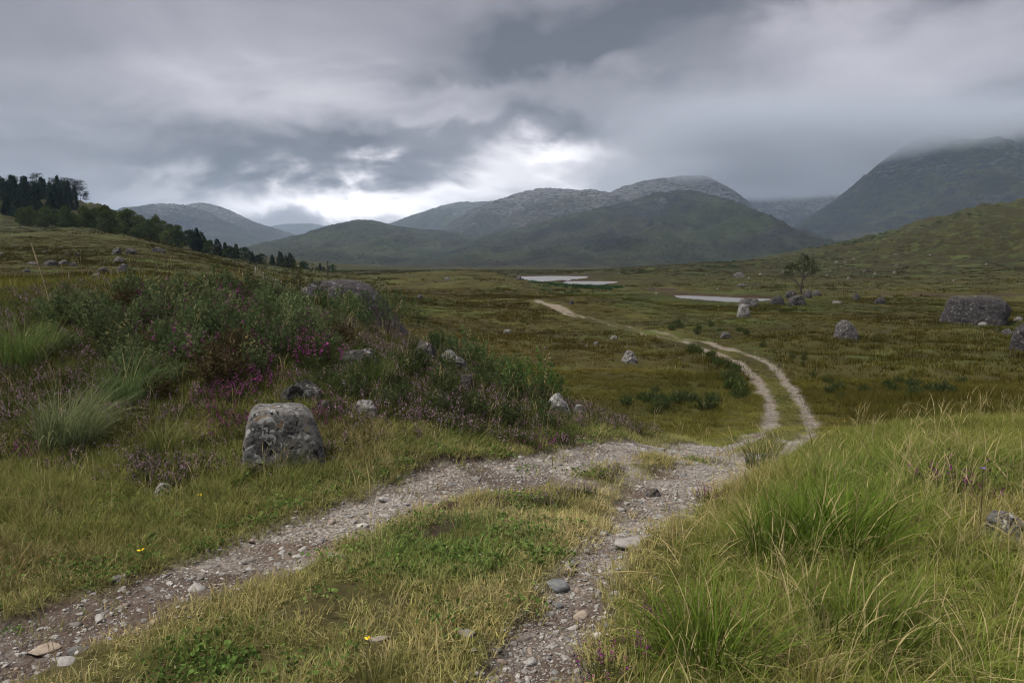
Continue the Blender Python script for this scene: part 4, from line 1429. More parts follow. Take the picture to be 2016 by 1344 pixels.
def broadleaf_meshes(seed, h, wide, nclump=34, leaf=.34, per=46, low=0.2, trunk_r=.09, mat=None, bark=None, flat=0.8):
    r_ = np.random.default_rng(seed)
    top = np.array([r_.normal(0, .06 * h), r_.normal(0, .06 * h), h * .8])
    paths = [np.stack([np.linspace(0, top[0], 7) + r_.normal(0, .015 * h, 7), np.linspace(0, top[1], 7), np.linspace(-.3, top[2], 7)], 1)]
    radii = [np.linspace(trunk_r, .015, 7)]
    P, U = [], []
    for i in range(nclump):
        a = r_.uniform(0, 6.28); zz = h * (low + (1 - low) * r_.random() ** .8)
        f = math.sin(math.pi * min(1, max(.12, (zz / h - low + .12) / (1.12 - low)))) ** .7
        rr = wide * f * r_.uniform(.25, 1.0)
        c = np.array([rr * math.cos(a), rr * math.sin(a), zz])
        if i % 3 == 0:
            b0 = paths[0][min(6, max(1, int(zz / h * 5)))]
            mid = (b0 + c) / 2 + np.array([0, 0, -.05 * h])
            paths.append(np.array([b0, mid, c])); radii.append(np.array([.03, .02, .008]) * h / 6)
        rad = wide * r_.uniform(.20, .36)
        q = r_.normal(size=(per, 3)); q /= np.linalg.norm(q, axis=1)[:, None]
        q *= (rad * r_.random(per) ** .45)[:, None] * np.array([1, 1, flat])
        P.append(c + q); U.append(q / rad * .6 + np.array([0, 0, .2]))
    P, U = np.concatenate(P), np.concatenate(U)
    V, F = leaf_cloud(P, np.full(len(P), leaf), r_, .75, U)
    cr = mesh_np('crown', V, F); blade_attr(cr, len(V), r_, .65, 1.35, 0, 4); cr.materials.append(mat or VEG_O)
    tm = mesh_np('trunk', *tubes(paths, radii, 5), True); tm.materials.append(bark or BARK)
    return tm, cr


def pine_meshes(seed, h):
    """open Scots pine: bare trunk, flat tiers"""
    r_ = np.random.default_rng(seed)
    paths = [np.stack([np.linspace(0, .06 * h, 8) + r_.normal(0, .01 * h, 8), r_.normal(0, .01 * h, 8), np.linspace(-.3, h * .93, 8)], 1)]
    radii = [np.linspace(.16, .03, 8) * h / 9]
    P, U = [], []
    for zt in np.linspace(.34, 1.0, 13):
        for k in range(3):
            a = r_.uniform(0, 6.28); l = h * (.30 * (1.12 - zt) ** .6 + .05) * r_.uniform(.5, 1.1)
            c = np.array([math.cos(a) * l + .06 * h * zt, math.sin(a) * l, zt * h + r_.normal(0, .015 * h)])
            paths.append(np.array([[.06 * h * zt, 0, zt * h - .04 * h], c])); radii.append(np.array([.04, .012]) * h / 9)
            q = r_.normal(size=(34, 3)) * np.array([.085, .085, .028]) * h
            P.append(c + q); U.append(np.tile([math.cos(a) * .4, math.sin(a) * .4, .5], (34, 1)))
    P, U = np.concatenate(P), np.concatenate(U)
    V, F = leaf_cloud(P, np.full(len(P), .42), r_, .6, U)
    cr = mesh_np('crown', V, F); blade_attr(cr, len(V), r_, .6, 1.3, 0, 4); cr.materials.append(VEG_O)
    tm = mesh_np('trunk', *tubes(paths, radii, 5), True); tm.materials.append(PINEBARK)
    return tm, cr


CON = [conifer_meshes(s, 10, sl) for s, sl in ((1, .21), (2, .25), (3, .18), (4, .28))]
PIN = [pine_meshes(s, 10) for s in (5, 6, 7)]
BRO = [broadleaf_meshes(s, 6, w) for s, w in ((11, 2.2), (12, 2.6), (13, 1.9), (14, 2.9))]


def tree(name, meshes, x, y, h, h0, color, label, group, sxy=1.0, sink=0.15):
    z = float(height(np.array([x]), np.array([y]))[0])
    s = h / h0
    e = obj(name, None, loc=(x, y, z - sink), rotz=float(rng.uniform(0, 6.28)), scale=(s * sxy, s * sxy, s))
    tag(e, label, 'tree', group)
    obj('trunk', meshes[0], parent=e)
    c = obj('crown', meshes[1], parent=e)
    c.color = (*color, 1)
    return e


def build_woods():
    r_ = np.random.default_rng(33)
    spots = []

    def try_add(x, y, d):
        if all((x - a) ** 2 + (y - b) ** 2 > d * d for a, b in spots):
            spots.append((x, y)); return True
        return False
    # plantation on the hilltop
    n = 0
    for k in range(900):
        D = r_.uniform(240, 335); px = r_.uniform(-80, 152)
        if px > 152 - (335 - D) * .1 and D > 300: continue
        if D < 275 and px > 118: continue
        x, y, _ = place(px, D, z=20)
        if not try_add(x, y, 3.4): continue
        h = r_.uniform(4.6, 9.0) * (0.9 if px > 125 else 1)
        c = np.array([.018, .036, .024]) * r_.uniform(.7, 1.35)
        row = 'in the front row' if D < 265 else ('in the middle rows' if D < 300 else 'in the skyline row')
        where = '%s of the hilltop plantation %s' % (row, 'at the picture edge' if px < 20 else ('left of its middle' if px < 65 else ('right of its middle' if px < 110 else 'near its right end')))
        kind = r_.random()
        if kind < .7:
            tree('spruce_tree', CON[r_.integers(4)], x, y, h, 10, c, '%s dark spruce %s' % ('tall' if h > 8 else ('middling' if h > 6.8 else 'short'), where), '%s spruces %s' % ('tall' if h > 8 else ('middling' if h > 6.8 else 'short'), where), r_.uniform(.85, 1.2))
        else:
            tree('pine_tree', PIN[r_.integers(3)], x, y, h, 10, c, '%s dark pine %s' % ('tall' if h > 8 else ('middling' if h > 6.8 else 'short'), where), '%s pines %s' % ('tall' if h > 8 else ('middling' if h > 6.8 else 'short'), where))
        n += 1
        if n >= 104: break
    for px, D, h, lb in ((159, 322, 8.2, 'tall open pine at the right end of the hilltop plantation'), (146, 318, 8.4, 'pine second from the right end of the plantation'),
                         (133, 325, 8.6, 'round topped pine third from the end of the plantation'), (172, 322, 4.4, 'small bare pine standing alone beyond the plantation')):
        x, y, _ = place(px, D, z=20)
        tree('pine_tree', PIN[int(px) % 3], x, y, h, 10, (.016, .028, .018), lb, None, .9)
    # birches and rowans on the slope, thinning to the right
    n = 0
    for k in range(3000):
        px = r_.uniform(45, 350); D = r_.uniform(200, 292)
        dmin = np.interp(px, [45, 90, 250, 300, 350], [212, 204, 200, 203, 210]); dmax = np.interp(px, [45, 150, 185, 230, 300, 350], [238, 236, 236, 262, 285, 285])
        if not dmin < D < dmax: continue
        x, y, _ = place(px, D, z=12)
        if not try_add(x, y, 3.3): continue
        h = r_.uniform(2.6, 7.4) * np.interp(px, [45, 120, 350], [.8, 1, .9])
        g = r_.random()
        c = (np.array([.085, .105, .034]) * (1 - g) + np.array([.044, .066, .026]) * g) * r_.uniform(.7, 1.4)
        right = px > 215
        size = 'tall' if h > 6.3 else ('middling' if h > 5 else 'low')
        hue = 'light green' if g < .45 else 'dark green'
        where = 'at the left below the plantation' if px < 110 else ('below the right end of the plantation' if px < 180 else ('on the bare slope right of the plantation' if px < 240 else ('on the steep wooded slope' if px < 295 else 'at the lower end of the wooded slope')))
        tree('birch_tree', BRO[r_.integers(4)], x, y, h, 6, c, '%s %s bushy birch %s' % (size, hue, where), '%s %s birches %s' % (size, hue, where), r_.uniform(.85, 1.15))
        n += 1
        if n >= 100: break
    # line of trees along the foot of the hill
    for i in range(36):
        px = 350 + i * 8.6 + r_.uniform(-9, 9)
        D = np.interp(px, [350, 450, 540, 680], [235, 250, 285, 330]) + r_.uniform(-18, 22)
        x, y, _ = place(px, D, z=0)
        h = np.interp(px, [350, 420, 500, 560, 600, 680], [5.2, 4.6, 4.2, 4.6, 3.0, 2.4]) * r_.uniform(.7, 1.2)
        seg = 'by the two pointed spruces' if px < 430 else ('above the fence' if px < 520 else ('in its dark clump' if px < 590 else 'at its thin right end'))
        spr = r_.random() < .34 or 535 < px < 585
        c = np.array([.036, .060, .026]) * r_.uniform(.7, 1.25)
        if spr:
            tree('spruce_tree', CON[r_.integers(4)], x, y, h * 1.25, 10, c * .8, 'small spruce in the tree line at the hill foot, %s' % seg, 'hill foot spruces, ' + seg, 1.15)
        else:
            tree('birch_tree', BRO[r_.integers(4)], x, y, h, 6, c, 'small bushy birch in the tree line at the hill foot, %s' % seg, 'hill foot birches, ' + seg, 1.15)
    for px, D, h in ((389, 236, 7.2), (397, 238, 5.2)):
        x, y, _ = place(px, D, z=0)
        tree('spruce_tree', CON[0], x, y, h, 10, (.016, .032, .02), 'pointed spruce rising above the tree line, %s' % ('the taller' if h > 6 else 'the shorter, right of the taller'), None)


build_woods()


def build_rowan():
    x, y = hit(1577, 578)
    z = float(height(np.array([x]), np.array([y]))[0])
    s = math.hypot(x, y) / FPX
    H = 66 * s
    r_ = np.random.default_rng(77)
    A = lambda a, b, c=0.: np.array([a * s, c * s, b * s])
    paths = [np.array([A(0, -4), A(-1, 8), A(1, 18), A(2, 30), A(3, 40), A(2, 52)]), np.array([A(-1, 10), A(-8, 20), A(-14, 30, 2), A(-20, 38, 3)]),
             np.array([A(1, 22), A(9, 32, -3), A(14, 42, -4)]), np.array([A(2, 32), A(-6, 42, 5), A(-10, 52, 6)]), np.array([A(2, 30), A(12, 37, 6), A(24, 42, 9)]),
             np.array([A(-8, 20), A(-18, 26, -5), A(-27, 33, -7)]), np.array([A(2, 38), A(8, 50, -2), A(10, 60, -3)])]
    radii = [np.array([2.4, 1.9, 1.6, 1.3, .9, .4]) * s] + [np.linspace(1.1, .35, len(p)) * s for p in paths[1:]]
    P, U = [], []
    cl = [(-20, 38, 9), (-28, 34, 7), (-12, 46, 9), (-6, 55, 9), (3, 58, 9), (11, 60, 8), (14, 50, 9), (22, 46, 8), (28, 42, 6), (18, 38, 6), (8, 44, 8), (-3, 44, 7), (-18, 50, 7), (20, 56, 6), (2, 66, 5), (-24, 44, 6)]
    for cx, cz, cr in cl:
        for k in range(3):
            c = A(cx + r_.normal(0, 3), cz + r_.normal(0, 2), r_.normal(0, 11))
            q = r_.normal(size=(42, 3)) * cr * s * .42 * np.array([1, 1, .75])
            P.append(c + q); U.append(q / (cr * s) + np.array([0, 0, .2]))
    P, U = np.concatenate(P), np.concatenate(U)
    V, F = leaf_cloud(P, np.full(len(P), .20), r_, .7, U)
    cr = mesh_np('crown', V, F); blade_attr(cr, len(V), r_, .6, 1.35, 0, 4); cr.materials.append(VEG_O)
    tm = mesh_np('trunk', *tubes(paths[:1], radii[:1], 6), True); tm.materials.append(BARK)
    e = obj('rowan_tree', None, loc=(x, y, z), rotz=-math.atan2(x, y))
    tag(e, 'lone small tree with dark spreading crown on a rocky knoll', 'tree')
    tr = obj('trunk', tm, parent=e)
    for p_, q_ in zip(paths[1:], radii[1:]):
        obj('branch', mesh_np('branch', *tubes([p_], [q_], 5), True), BARK, tr)
    c = obj('crown', cr, parent=e); c.color = (.034, .046, .016, 1)


build_rowan()

# ------------------------------------------------------------------ fence and pole
def build_fence():
    posts = [(503, 539, 17, 2.0), (519, 549, 10, 1.1), (526, 555, 10, 1.1), (533, 561, 11, 1.2), (543, 566, 11, 1.1), (554, 571, 12, 1.2), (572, 576, 12, 1.2), (593, 580, 13, 1.2),
             (605, 579, 11, 1.1), (630, 578, 10, 1.0), (661, 577, 9, 1.0), (690, 577, 9, 1.0)]
    W = []
    for px, py, hp, wp in posts:
        x, y = hit(px, py)
        z = float(height(np.array([x]), np.array([y]))[0]); s = math.hypot(x, y) / FPX
        W.append((x, y, z, max(hp * s, .95), wp * s * .6))
    e = obj('wire_fence', None, loc=W[0][:3])
    tag(e, 'wire fence on pale posts running down the moor below the trees', 'fence')
    o0 = np.array(W[0][:3])
    for i, (x, y, z, h, w) in enumerate(W):
        V, F = tubes([np.array([[0, 0, -.2], [.01, 0, h * .5], [.02, .01, h]])], [np.array([w, w * .95, w * .85])], 6)
        c = np.array([[.02, .01, h + .01]])
        V = np.concatenate([V, c]); cap = np.stack([np.arange(12, 18), np.roll(np.arange(12, 18), -1), np.full(6, 18)], 1)
        me = mesh_np('post', V, [F, cap])
        obj('post', me, WOOD, e, loc=tuple(np.array([x, y, z]) - o0))
    for f in (.25, .45, .65, .85):
        P = np.array([(x, y, z + h * f) for x, y, z, h, w in W]) - o0
        obj('wire', mesh_np('wire', *tubes([P], [np.full(len(P), .010)], 4)), WIRE, e)
    for px, py, hp, lb in ((136, 551, 13, 'short grey fence post standing alone on the left moor'), (219, 546, 15, 'thin grey post left of the hummock top')):
        x, y = hit(px, py); z = float(height(np.array([x]), np.array([y]))[0]); s = math.hypot(x, y) / FPX
        V, F = tubes([np.array([[0, 0, -.2], [.01, 0, hp * s * .5], [0, .01, hp * s]])], [np.array([.09, .085, .075]) * s * 12], 6)
        tag(obj('fence_post', mesh_np('fence_post', V, F, True), WOOD, loc=(x, y, z)), lb, 'post')
    x, y = hit(646, 571)
    z = float(height(np.array([x]), np.array([y]))[0]); s = math.hypot(x, y) / FPX
    h = 56 * s
    e = obj('utility_pole', None, loc=(x, y, z))
    tag(e, 'thin dark pole standing on the moor beyond the fence', 'pole')
    obj('shaft', mesh_np('shaft', *tubes([np.array([[0, 0, -.3], [0.01, 0, h * .5], [.02, 0, h]])], [np.array([.10, .085, .065])], 8), True), BARK, e)
    bm = bmesh.new(); bmesh.ops.create_cube(bm, size=1)
    for v in bm.verts: v.co = (v.co.x * .5 + .02, v.co.y * .08, v.co.z * .08 + h * .96)
    me = bpy.data.meshes.new('crossarm'); bm.to_mesh(me); bm.free()
    arm = obj('crossarm', me, BARK, e)
    for sx in (-.2, .24):
        obj('insulator', mesh_np('insulator', *tubes([np.array([[sx, 0, h * .96 + .04], [sx, 0, h * .96 + .1], [sx, 0, h * .96 + .16]])], [np.array([.03, .045, .02])], 6)), WIRE, arm)


build_fence()

# ------------------------------------------------------------------ shrubs
def shrub_meshes(seed, h, wide, nshoot=60, leaf=.045, per=17, bare=.35, spread=1.0):
    """twiggy bush: stems fan out from the base, each ending in a leafy shoot"""
    r_ = np.random.default_rng(seed)
    paths, radii, P, U = [], [], [], []
    for k in range(nshoot):
        a = r_.uniform(0, 6.28); u = math.sqrt(r_.random())
        ex, ey = wide * u * math.cos(a) * spread, wide * u * math.sin(a) * spread
        ez = h * (1 - .55 * u ** 2) * r_.uniform(.75, 1.08)
        b = np.array([ex * .16 + r_.normal(0, .03), ey * .16 + r_.normal(0, .03), -.03])
        e_ = np.array([ex, ey, ez])
        m_ = b + (e_ - b) * .55 + np.array([r_.normal(0, .03), r_.normal(0, .03), -.06 * h * u])
        t = np.linspace(0, 1, 6)[:, None]
        path = (1 - t) ** 2 * b + 2 * t * (1 - t) * m_ + t ** 2 * e_
        if k % 2 == 0:
            paths.append(path); radii.append(np.linspace(.006, .002, 6) * (h / .7))
        tl = r_.uniform(bare, 1.03, per) ** .8
        t2 = np.clip(tl, 0, 1)[:, None]
        q = (1 - t2) ** 2 * b + 2 * t2 * (1 - t2) * m_ + t2 ** 2 * e_
        an = np.arange(per) * 2.4 + r_.uniform(0, 6)
        P.append(q + r_.normal(0, .012, (per, 3)))
        U.append(np.stack([np.cos(an) * .9, np.sin(an) * .9, np.full(per, .75)], 1) * .9)
    P, U = np.concatenate(P), np.concatenate(U)
    V, F = leaf_cloud(P, np.full(len(P), leaf), r_, .42, U, .3)
    fo = mesh_np('foliage', V, F); blade_attr(fo, len(V), r_, .65, 1.35, .015, 4 * per); fo.materials.append(VEG_O)
    st = mesh_np('stems', *tubes(paths, radii, 4), True); st.materials.append(TWIG)
    return st, fo


SHR = [shrub_meshes(201, .55, .38, 66, .055, 18, .3), shrub_meshes(202, .62, .44, 76, .056, 18, .3), shrub_meshes(203, .48, .36, 60, .052, 18, .25), shrub_meshes(204, .68, .42, 70, .06, 17, .3)]
WIL = [shrub_meshes(211, .85, .5, 64, .05, 16, .55), shrub_meshes(212, .75, .45, 60, .048, 18, .5), shrub_meshes(213, .95, .6, 54, .05, 14, .62)]
KEEP = []


def shrub(px, py, scale, meshes, color, label, group=None, name='bog_myrtle_shrub', xy=None, D=None):
    x, y = xy if xy else (place(px, D, py=py)[:2] if D else hit(px, py))
    z = float(height(np.array([x]), np.array([y]))[0])
    e = obj(name, None, loc=(x, y, z - .02), rotz=float(rng.uniform(0, 6.28)), scale=scale)
    tag(e, label, 'shrub', group)
    obj('stems', meshes[0], parent=e)
    f = obj('foliage', meshes[1], parent=e)
    f.color = (*color, 1)
    KEEP.append((x, y, .28 * scale))
    return e


def build_shrubs():
    r_ = np.random.default_rng(91)
    # leafy mass on the hummock
    pts = []
    n = 0
    for k in range(4000):
        px = r_.uniform(90, 690); py = r_.uniform(585, 790)
        lo = np.interp(px, [90, 200, 300, 450, 560, 690], [700, 740, 790, 780, 700, 690])
        hi = np.interp(px, [90, 200, 300, 560, 690], [640, 600, 590, 585, 620])
        if not hi < py < lo: continue
        x, y = hit(px, py)
        if y > 15.5: continue
        dmin = .34 if 280 < px < 560 else .44
        if any((x - a) ** 2 + (y - b) ** 2 < dmin ** 2 for a, b in pts): continue
        pts.append((x, y))
        g = r_.random()
        c = (np.array([.125, .160, .072]) * g + np.array([.078, .110, .048]) * (1 - g)) * r_.uniform(.8, 1.2)
        if r_.random() < .05: c = np.array([.075, .060, .030])
        look = 'russet' if c[0] > c[1] else ('light grey green' if c.mean() > .075 else 'dark green')
        spot = '%s of the hummock thicket, %s' % ('at the left end' if px < 230 else ('left of the middle' if px < 350 else ('in the middle' if px < 480 else ('right of the middle' if px < 580 else 'at the right end'))), 'on its crest' if py < 640 else ('halfway up' if py < 710 else 'at its foot'))
        lb, gp = '%s leafy bush %s' % (look, spot), '%s bushes %s' % (look, spot)
        shrub(px, py, r_.uniform(.5, .82), SHR[r_.integers(4)], c, lb, gp, xy=(x, y))
        n += 1
        if n >= 120: break
    for px, py, s, k, c, lb in ((1052, 772, .80, 0, (.080, .140, .036), 'bright green rounded willow bush at the right end of the hummock'),
                                (1008, 800, .75, 1, (.084, .140, .042), 'willow bush in front of the bright green rounded one'),
                                (950, 742, .72, 1, (.088, .135, .048), 'willow bush third from the right end of the hummock'),
                                (905, 735, .66, 0, (.075, .120, .048), 'low willow bush in the middle of the hummock row'),
                                (868, 705, .62, 1, (.064, .110, .042), 'dark green willow bush left of the row on the hummock'),
                                (770, 735, .85, 2, (.062, .092, .038), 'open twiggy willow bush in front of the bedrock'),
                                (735, 695, .75, 2, (.068, .105, .042), 'tall willow bush below the bedrock whaleback'),
                                (690, 670, .6, 0, (.075, .110, .044), 'willow bush at the left end of the bedrock whaleback'),
                                (640, 665, .6, 1, (.070, .104, .042), 'willow bush left of the whaleback among heather'),
                                (585, 620, .85, 2, (.060, .072, .030), 'thin upright willow on the skyline of the hummock'),
                                (1080, 780, .6, 0, (.055, .095, .030), 'small willow bush at the very right foot of the hummock'),
                                (985, 730, .6, 0, (.068, .105, .042), 'willow bush second row behind the hummock end')):
        dist = {1052: 10.3, 1008: 9.6, 950: 10.4, 905: 10.6, 868: 10.8, 1080: 10.0, 985: 11.0, 770: 10.6, 735: 11.4, 690: 12.0, 640: 11.8, 585: 12.8}[px]
        shrub(px, py, s, WIL[k], c, lb, None, 'willow_shrub', D=dist)
    k = 0
    for q in range(400):
        px = r_.uniform(600, 1075); py = np.interp(px, [600, 850, 1075], [735, 760, 800]) + r_.normal(0, 32)
        if py < np.interp(px, [600, 850, 1075], [680, 715, 775]) or py > np.interp(px, [600, 900, 1075], [800, 840, 845]): continue
        x, y = hit(px, py)
        if y > 12.5 or any((x - a) ** 2 + (y - b) ** 2 < .3 ** 2 for a, b in pts): continue
        pts.append((x, y))
        c = np.array([.058, .080, .030]) * r_.uniform(.75, 1.25)
        w_ = 'near the grey slab' if px < 760 else ('by the brownish rock' if px < 870 else ('around the upright little rock' if px < 970 else 'under the willow bushes'))
        shrub(px, py, r_.uniform(.34, .55), SHR[q % 4], c, '%s knee high bush on the heather slope %s' % ('dark' if c.mean() < .055 else 'fresh green', w_), '%s low bushes %s' % ('dark' if c.mean() < .055 else 'green', w_), xy=(x, y))
        k += 1
        if k >= 44: break
    # dark bushes along the track in the hollow and on the moor
    for i in range(26):
        t = i / 25
        px = np.interp(t, [0, .3, .6, 1], [1352, 1400, 1440, 1448]) + r_.normal(0, 10)
        py = np.interp(t, [0, .3, .6, 1], [686, 704, 735, 785]) + r_.uniform(-5, 5)
        shrub(px, py, r_.uniform(.55, 1.35), SHR[i % 4], np.array([.055, .078, .022]) * r_.uniform(.7, 1.35), 'low dark green bush left of the far track, %s of the strip' % ['at the far end', 'in the upper part', 'in the lower part', 'at the near end'][min(3, int(t * 4))], 'bushes left of the far track %d' % min(3, int(t * 4)))
    for i in range(14):
        t = i / 13
        px = np.interp(t, [0, .4, 1], [1470, 1560, 1640]) + r_.uniform(-12, 14) + 14
        py = np.interp(t, [0, .4, 1], [680, 715, 790]) + r_.uniform(-6, 4)
        shrub(px + abs(r_.normal(0, 14)), py, r_.uniform(.4, .9), SHR[i % 4], np.array([.060, .076, .022]) * r_.uniform(.8, 1.3), 'low green bush right of the far track, %s' % ['where it comes over the rise', 'on the outside of the bend', 'beyond the bend', 'above the long grass'][min(3, int(t * 4))], 'bushes right of the far track %d' % min(3, int(t * 4)))
    for i in range(36):
        px, py = (r_.normal(1300, 45), r_.normal(800, 14)) if i < 14 else ((r_.normal(1800, 90), r_.normal(770, 12)) if i < 26 else (r_.normal(1400, 60), r_.normal(652, 6)))
        shrub(px, py, r_.uniform(.7, 1.2), SHR[i % 4], np.array([.050, .074, .026]) * r_.uniform(.8, 1.2),
              ['low bush clump in the hollow left of the track foot', 'low bush clump on the moor beyond the long grass', 'dark bush clump between far track and loch'][0 if i < 14 else (1 if i < 26 else 2)],
              ['bushes in the near hollow', 'bushes beyond the long grass', 'bushes between track and loch'][0 if i < 14 else (1 if i < 26 else 2)])


build_shrubs()

# ------------------------------------------------------------------ heather
def heather_mesh(seed, n, R_, h0, h1, flower, r_dry, mat, fl=0.5, spike=0.045):
    """wiry upright sprigs: dark green needles below, small bells along the upper part"""
    r_ = np.random.default_rng(seed)
    P, T, K = [], [], []
    a = r_.uniform(0, 6.28, n); rad = R_ * np.sqrt(r_.random(n))
    base = np.stack([rad * np.cos(a), rad * np.sin(a), np.full(n, -.01)], 1)
    L_ = r_.uniform(h0, h1, n) * (1 - .45 * (rad / R_) ** 2)
    b0 = np.abs(r_.normal(.3, .15, n)) * rad / R_ * 1.6
    V1, q1, t1, nv = ribbons(base, L_, np.full(n, .0035), a + r_.normal(0, .4, n), b0, b0 + .15, 3, r_=r_)
    C_ = V1.reshape(n, nv, 3)
    tips, mids = C_[:, -1], C_[:, 2]
    m_ = 11
    t = r_.random((n, m_))[..., None]
    Q = (base[:, None] * (1 - t) + tips[:, None] * t).reshape(-1, 3) + r_.normal(0, .004, (n * m_, 3))
    V2, F2 = leaf_cloud(Q, np.full(len(Q), .017), r_, .35, np.array([0, 0, .6]))
    has = r_.random(n) < fl
    k = 9
    t = np.linspace(.0, 1, k)[None, :, None]
    fpos = (tips[has][:, None] + (mids[has] - tips[has])[:, None] * t * .55).reshape(-1, 3) + r_.normal(0, .006, (has.sum() * k, 3))
    V3, F3 = leaf_cloud(fpos, np.full(len(fpos), spike * .33), r_, .85)
    V = np.concatenate([V1, V2, V3])
    tri = np.concatenate([t1, F2 + len(V1), F3 + len(V1) + len(V2)])
    me = mesh_np('heather', V, [q1, tri])
    col = np.zeros((len(V), 3)); col[:, 1] = r_.uniform(.6, 1.4, len(V))
    col[len(V1) + len(V2):, 2] = 1.0
    col[:len(V1), 0] = .25
    attr(me, 'blade', col, 'FLOAT_COLOR')
    me.materials.append(mat)
    return me


def heather_material(name, flower, source):
    m, N = new_mat(name)
    if source == 'POINT':
        tint = N.n('ShaderNodeAttribute', attribute_name='tint', attribute_type='INSTANCER').outputs['Color']
    else:
        tint = N.n('ShaderNodeObjectInfo').outputs['Color']
    b = N.n('ShaderNodeSeparateColor', {0: N.n('ShaderNodeAttribute', attribute_name='blade').outputs['Color']})
    c = N.mix(b.outputs[2], tint, flower)
    c = N.mix(b.outputs[0], c, (.10, .06, .04))
    c = N.n('ShaderNodeVectorMath', {0: c, 'Scale': b.outputs[1]}, operation='SCALE').outputs[0]
    d = N.n('ShaderNodeBsdfDiffuse', {'Color': c})
    t = N.n('ShaderNodeBsdfTranslucent', {'Color': c})
    s = N.n('ShaderNodeMixShader', {0: .2, 1: d.outputs[0], 2: t.outputs[0]})
    N.n('ShaderNodeOutputMaterial', {'Surface': s.outputs[0]})
    return m


LILAC = (.30, .19, .26); MAGENTA = (.20, .05, .15)
HLP = heather_material('ling heather', LILAC, 'POINT'); HLO = heather_material('ling heather clump', LILAC, 'OBJECT')
HMP = heather_material('bell heather', MAGENTA, 'POINT'); HMO = heather_material('bell heather clump', MAGENTA, 'OBJECT')


def build_heather():
    r_ = np.random.default_rng(55)
    bell = [heather_mesh(300 + i, 70, .16, .16, .30, None, 0, HMO, .22, .045) for i in range(3)]
    ling = [heather_mesh(310 + i, 80, .17, .10, .22, None, 0, HLO, .28, .036) for i in range(3)]

    def clump(px, py, s, kind, i, lb, grp=None):
        x, y = hit(px, py)
        z = float(height(np.array([x]), np.array([y]))[0])
        o = obj('heather_clump', (bell if kind else ling)[i % 3], loc=(x, y, z), rotz=float(r_.uniform(0, 6.28)), scale=s)
        o.color = (*(np.array([.045, .055, .022]) * r_.uniform(.8, 1.2)), 1)
        tag(o, lb, 'heather', grp)
        RK.append((x, y, .10 * s))
    for i, (px, py) in enumerate([(450, 800), (478, 785), (505, 770), (430, 830), (455, 850), (470, 872), (500, 758), (530, 765), (418, 795), (440, 775)]):
        clump(px, py, r_.uniform(.8, 1.1), 1, i, 'magenta bell heather spilling round the left side of the lichen boulder', 'bell heather left of the boulder')
    for i, (px, py, lb) in enumerate([(640, 850, 'magenta bell heather tuft on the right edge of the lichen boulder'), (1062, 880, 'magenta bell heather tuft beside the far end of the left rut'),
                                      (20, 915, 'bright magenta bell heather at the left picture edge'), (1890, 985, 'magenta heather in the long grass by the pale rock'),
                                      (1395, 985, 'small magenta heather where the long grass meets the right rut'), (1310, 1225, 'magenta heather flowers in the grass right of the right rut'),
                                      (1250, 1300, 'magenta heather flowers low in the right bank grass'), (1185, 1338, 'magenta heather flowers at the bottom edge of the right bank'),
                                      (1440, 655, 'reddish heather patch above the far track bend')]):
        clump(px, py, (.95 if px < 1100 else .55) if px < 1400 else 1.2, 1, i, lb)
    for i, (px, py) in enumerate([(265, 650), (285, 640), (330, 690), (460, 640), (475, 615), (560, 640), (545, 700), (610, 690), (585, 720), (440, 610), (520, 600), (640, 730), (300, 610), (390, 720), (505, 735), (420, 580), (360, 600), (480, 590), (540, 610), (600, 650), (570, 670), (350, 640), (410, 650), (620, 710), (500, 670), (450, 690)]):
        w_ = 'left of the middle' if px < 350 else ('in the middle' if px < 470 else ('right of the middle' if px < 560 else 'at the right end'))
        clump(px, py, r_.uniform(1.2, 1.6), 1, i, 'purple bell heather growing through the hummock thicket, %s, %s' % (w_, 'near its crest' if py < 650 else 'lower down'), 'thicket heather %s %s' % (w_, py < 650))
    for i in range(32):
        px = r_.uniform(640, 1110); py = np.interp(px, [640, 900, 1110], [830, 810, 850]) + r_.normal(0, 30)
        if py > np.interp(px, [640, 760, 1000, 1110], [930, 900, 880, 868]): continue
        w_ = 'right of the lichen boulder' if px < 760 else ('below the grey slab' if px < 860 else ('around the upright little rock' if px < 970 else 'by the white streaked rock'))
        clump(px, py, r_.uniform(.7, 1.15), 0, i, 'pale lilac ling heather on the slope above the left rut, ' + w_, 'ling heather ' + w_)
    for i in range(26):
        px = r_.normal(340, 130); py = r_.normal(930, 24)
        if polyline_dist(np.array([hit(px, py)[0]]), np.array([hit(px, py)[1]]), RUTL)[0][0] < .5: continue
        w_ = 'towards the left edge' if px < 230 else ('left of the flat pale stone' if px < 320 else ('right of the flat pale stone' if px < 430 else 'under the lichen boulder'))
        clump(px, py, r_.uniform(.55, .9), 0, i, 'pale lilac ling heather in the left verge, ' + w_, 'verge ling ' + w_)
    for i, (px, py) in enumerate([(1065, 985), (1090, 990), (1120, 975), (1150, 970), (1030, 1000), (1215, 925), (1195, 940), (985, 1010)]):
        clump(px, py, .5, 0, i, 'dark low heather tuft on the middle of the track', 'heather on the middle of the track')


build_heather()

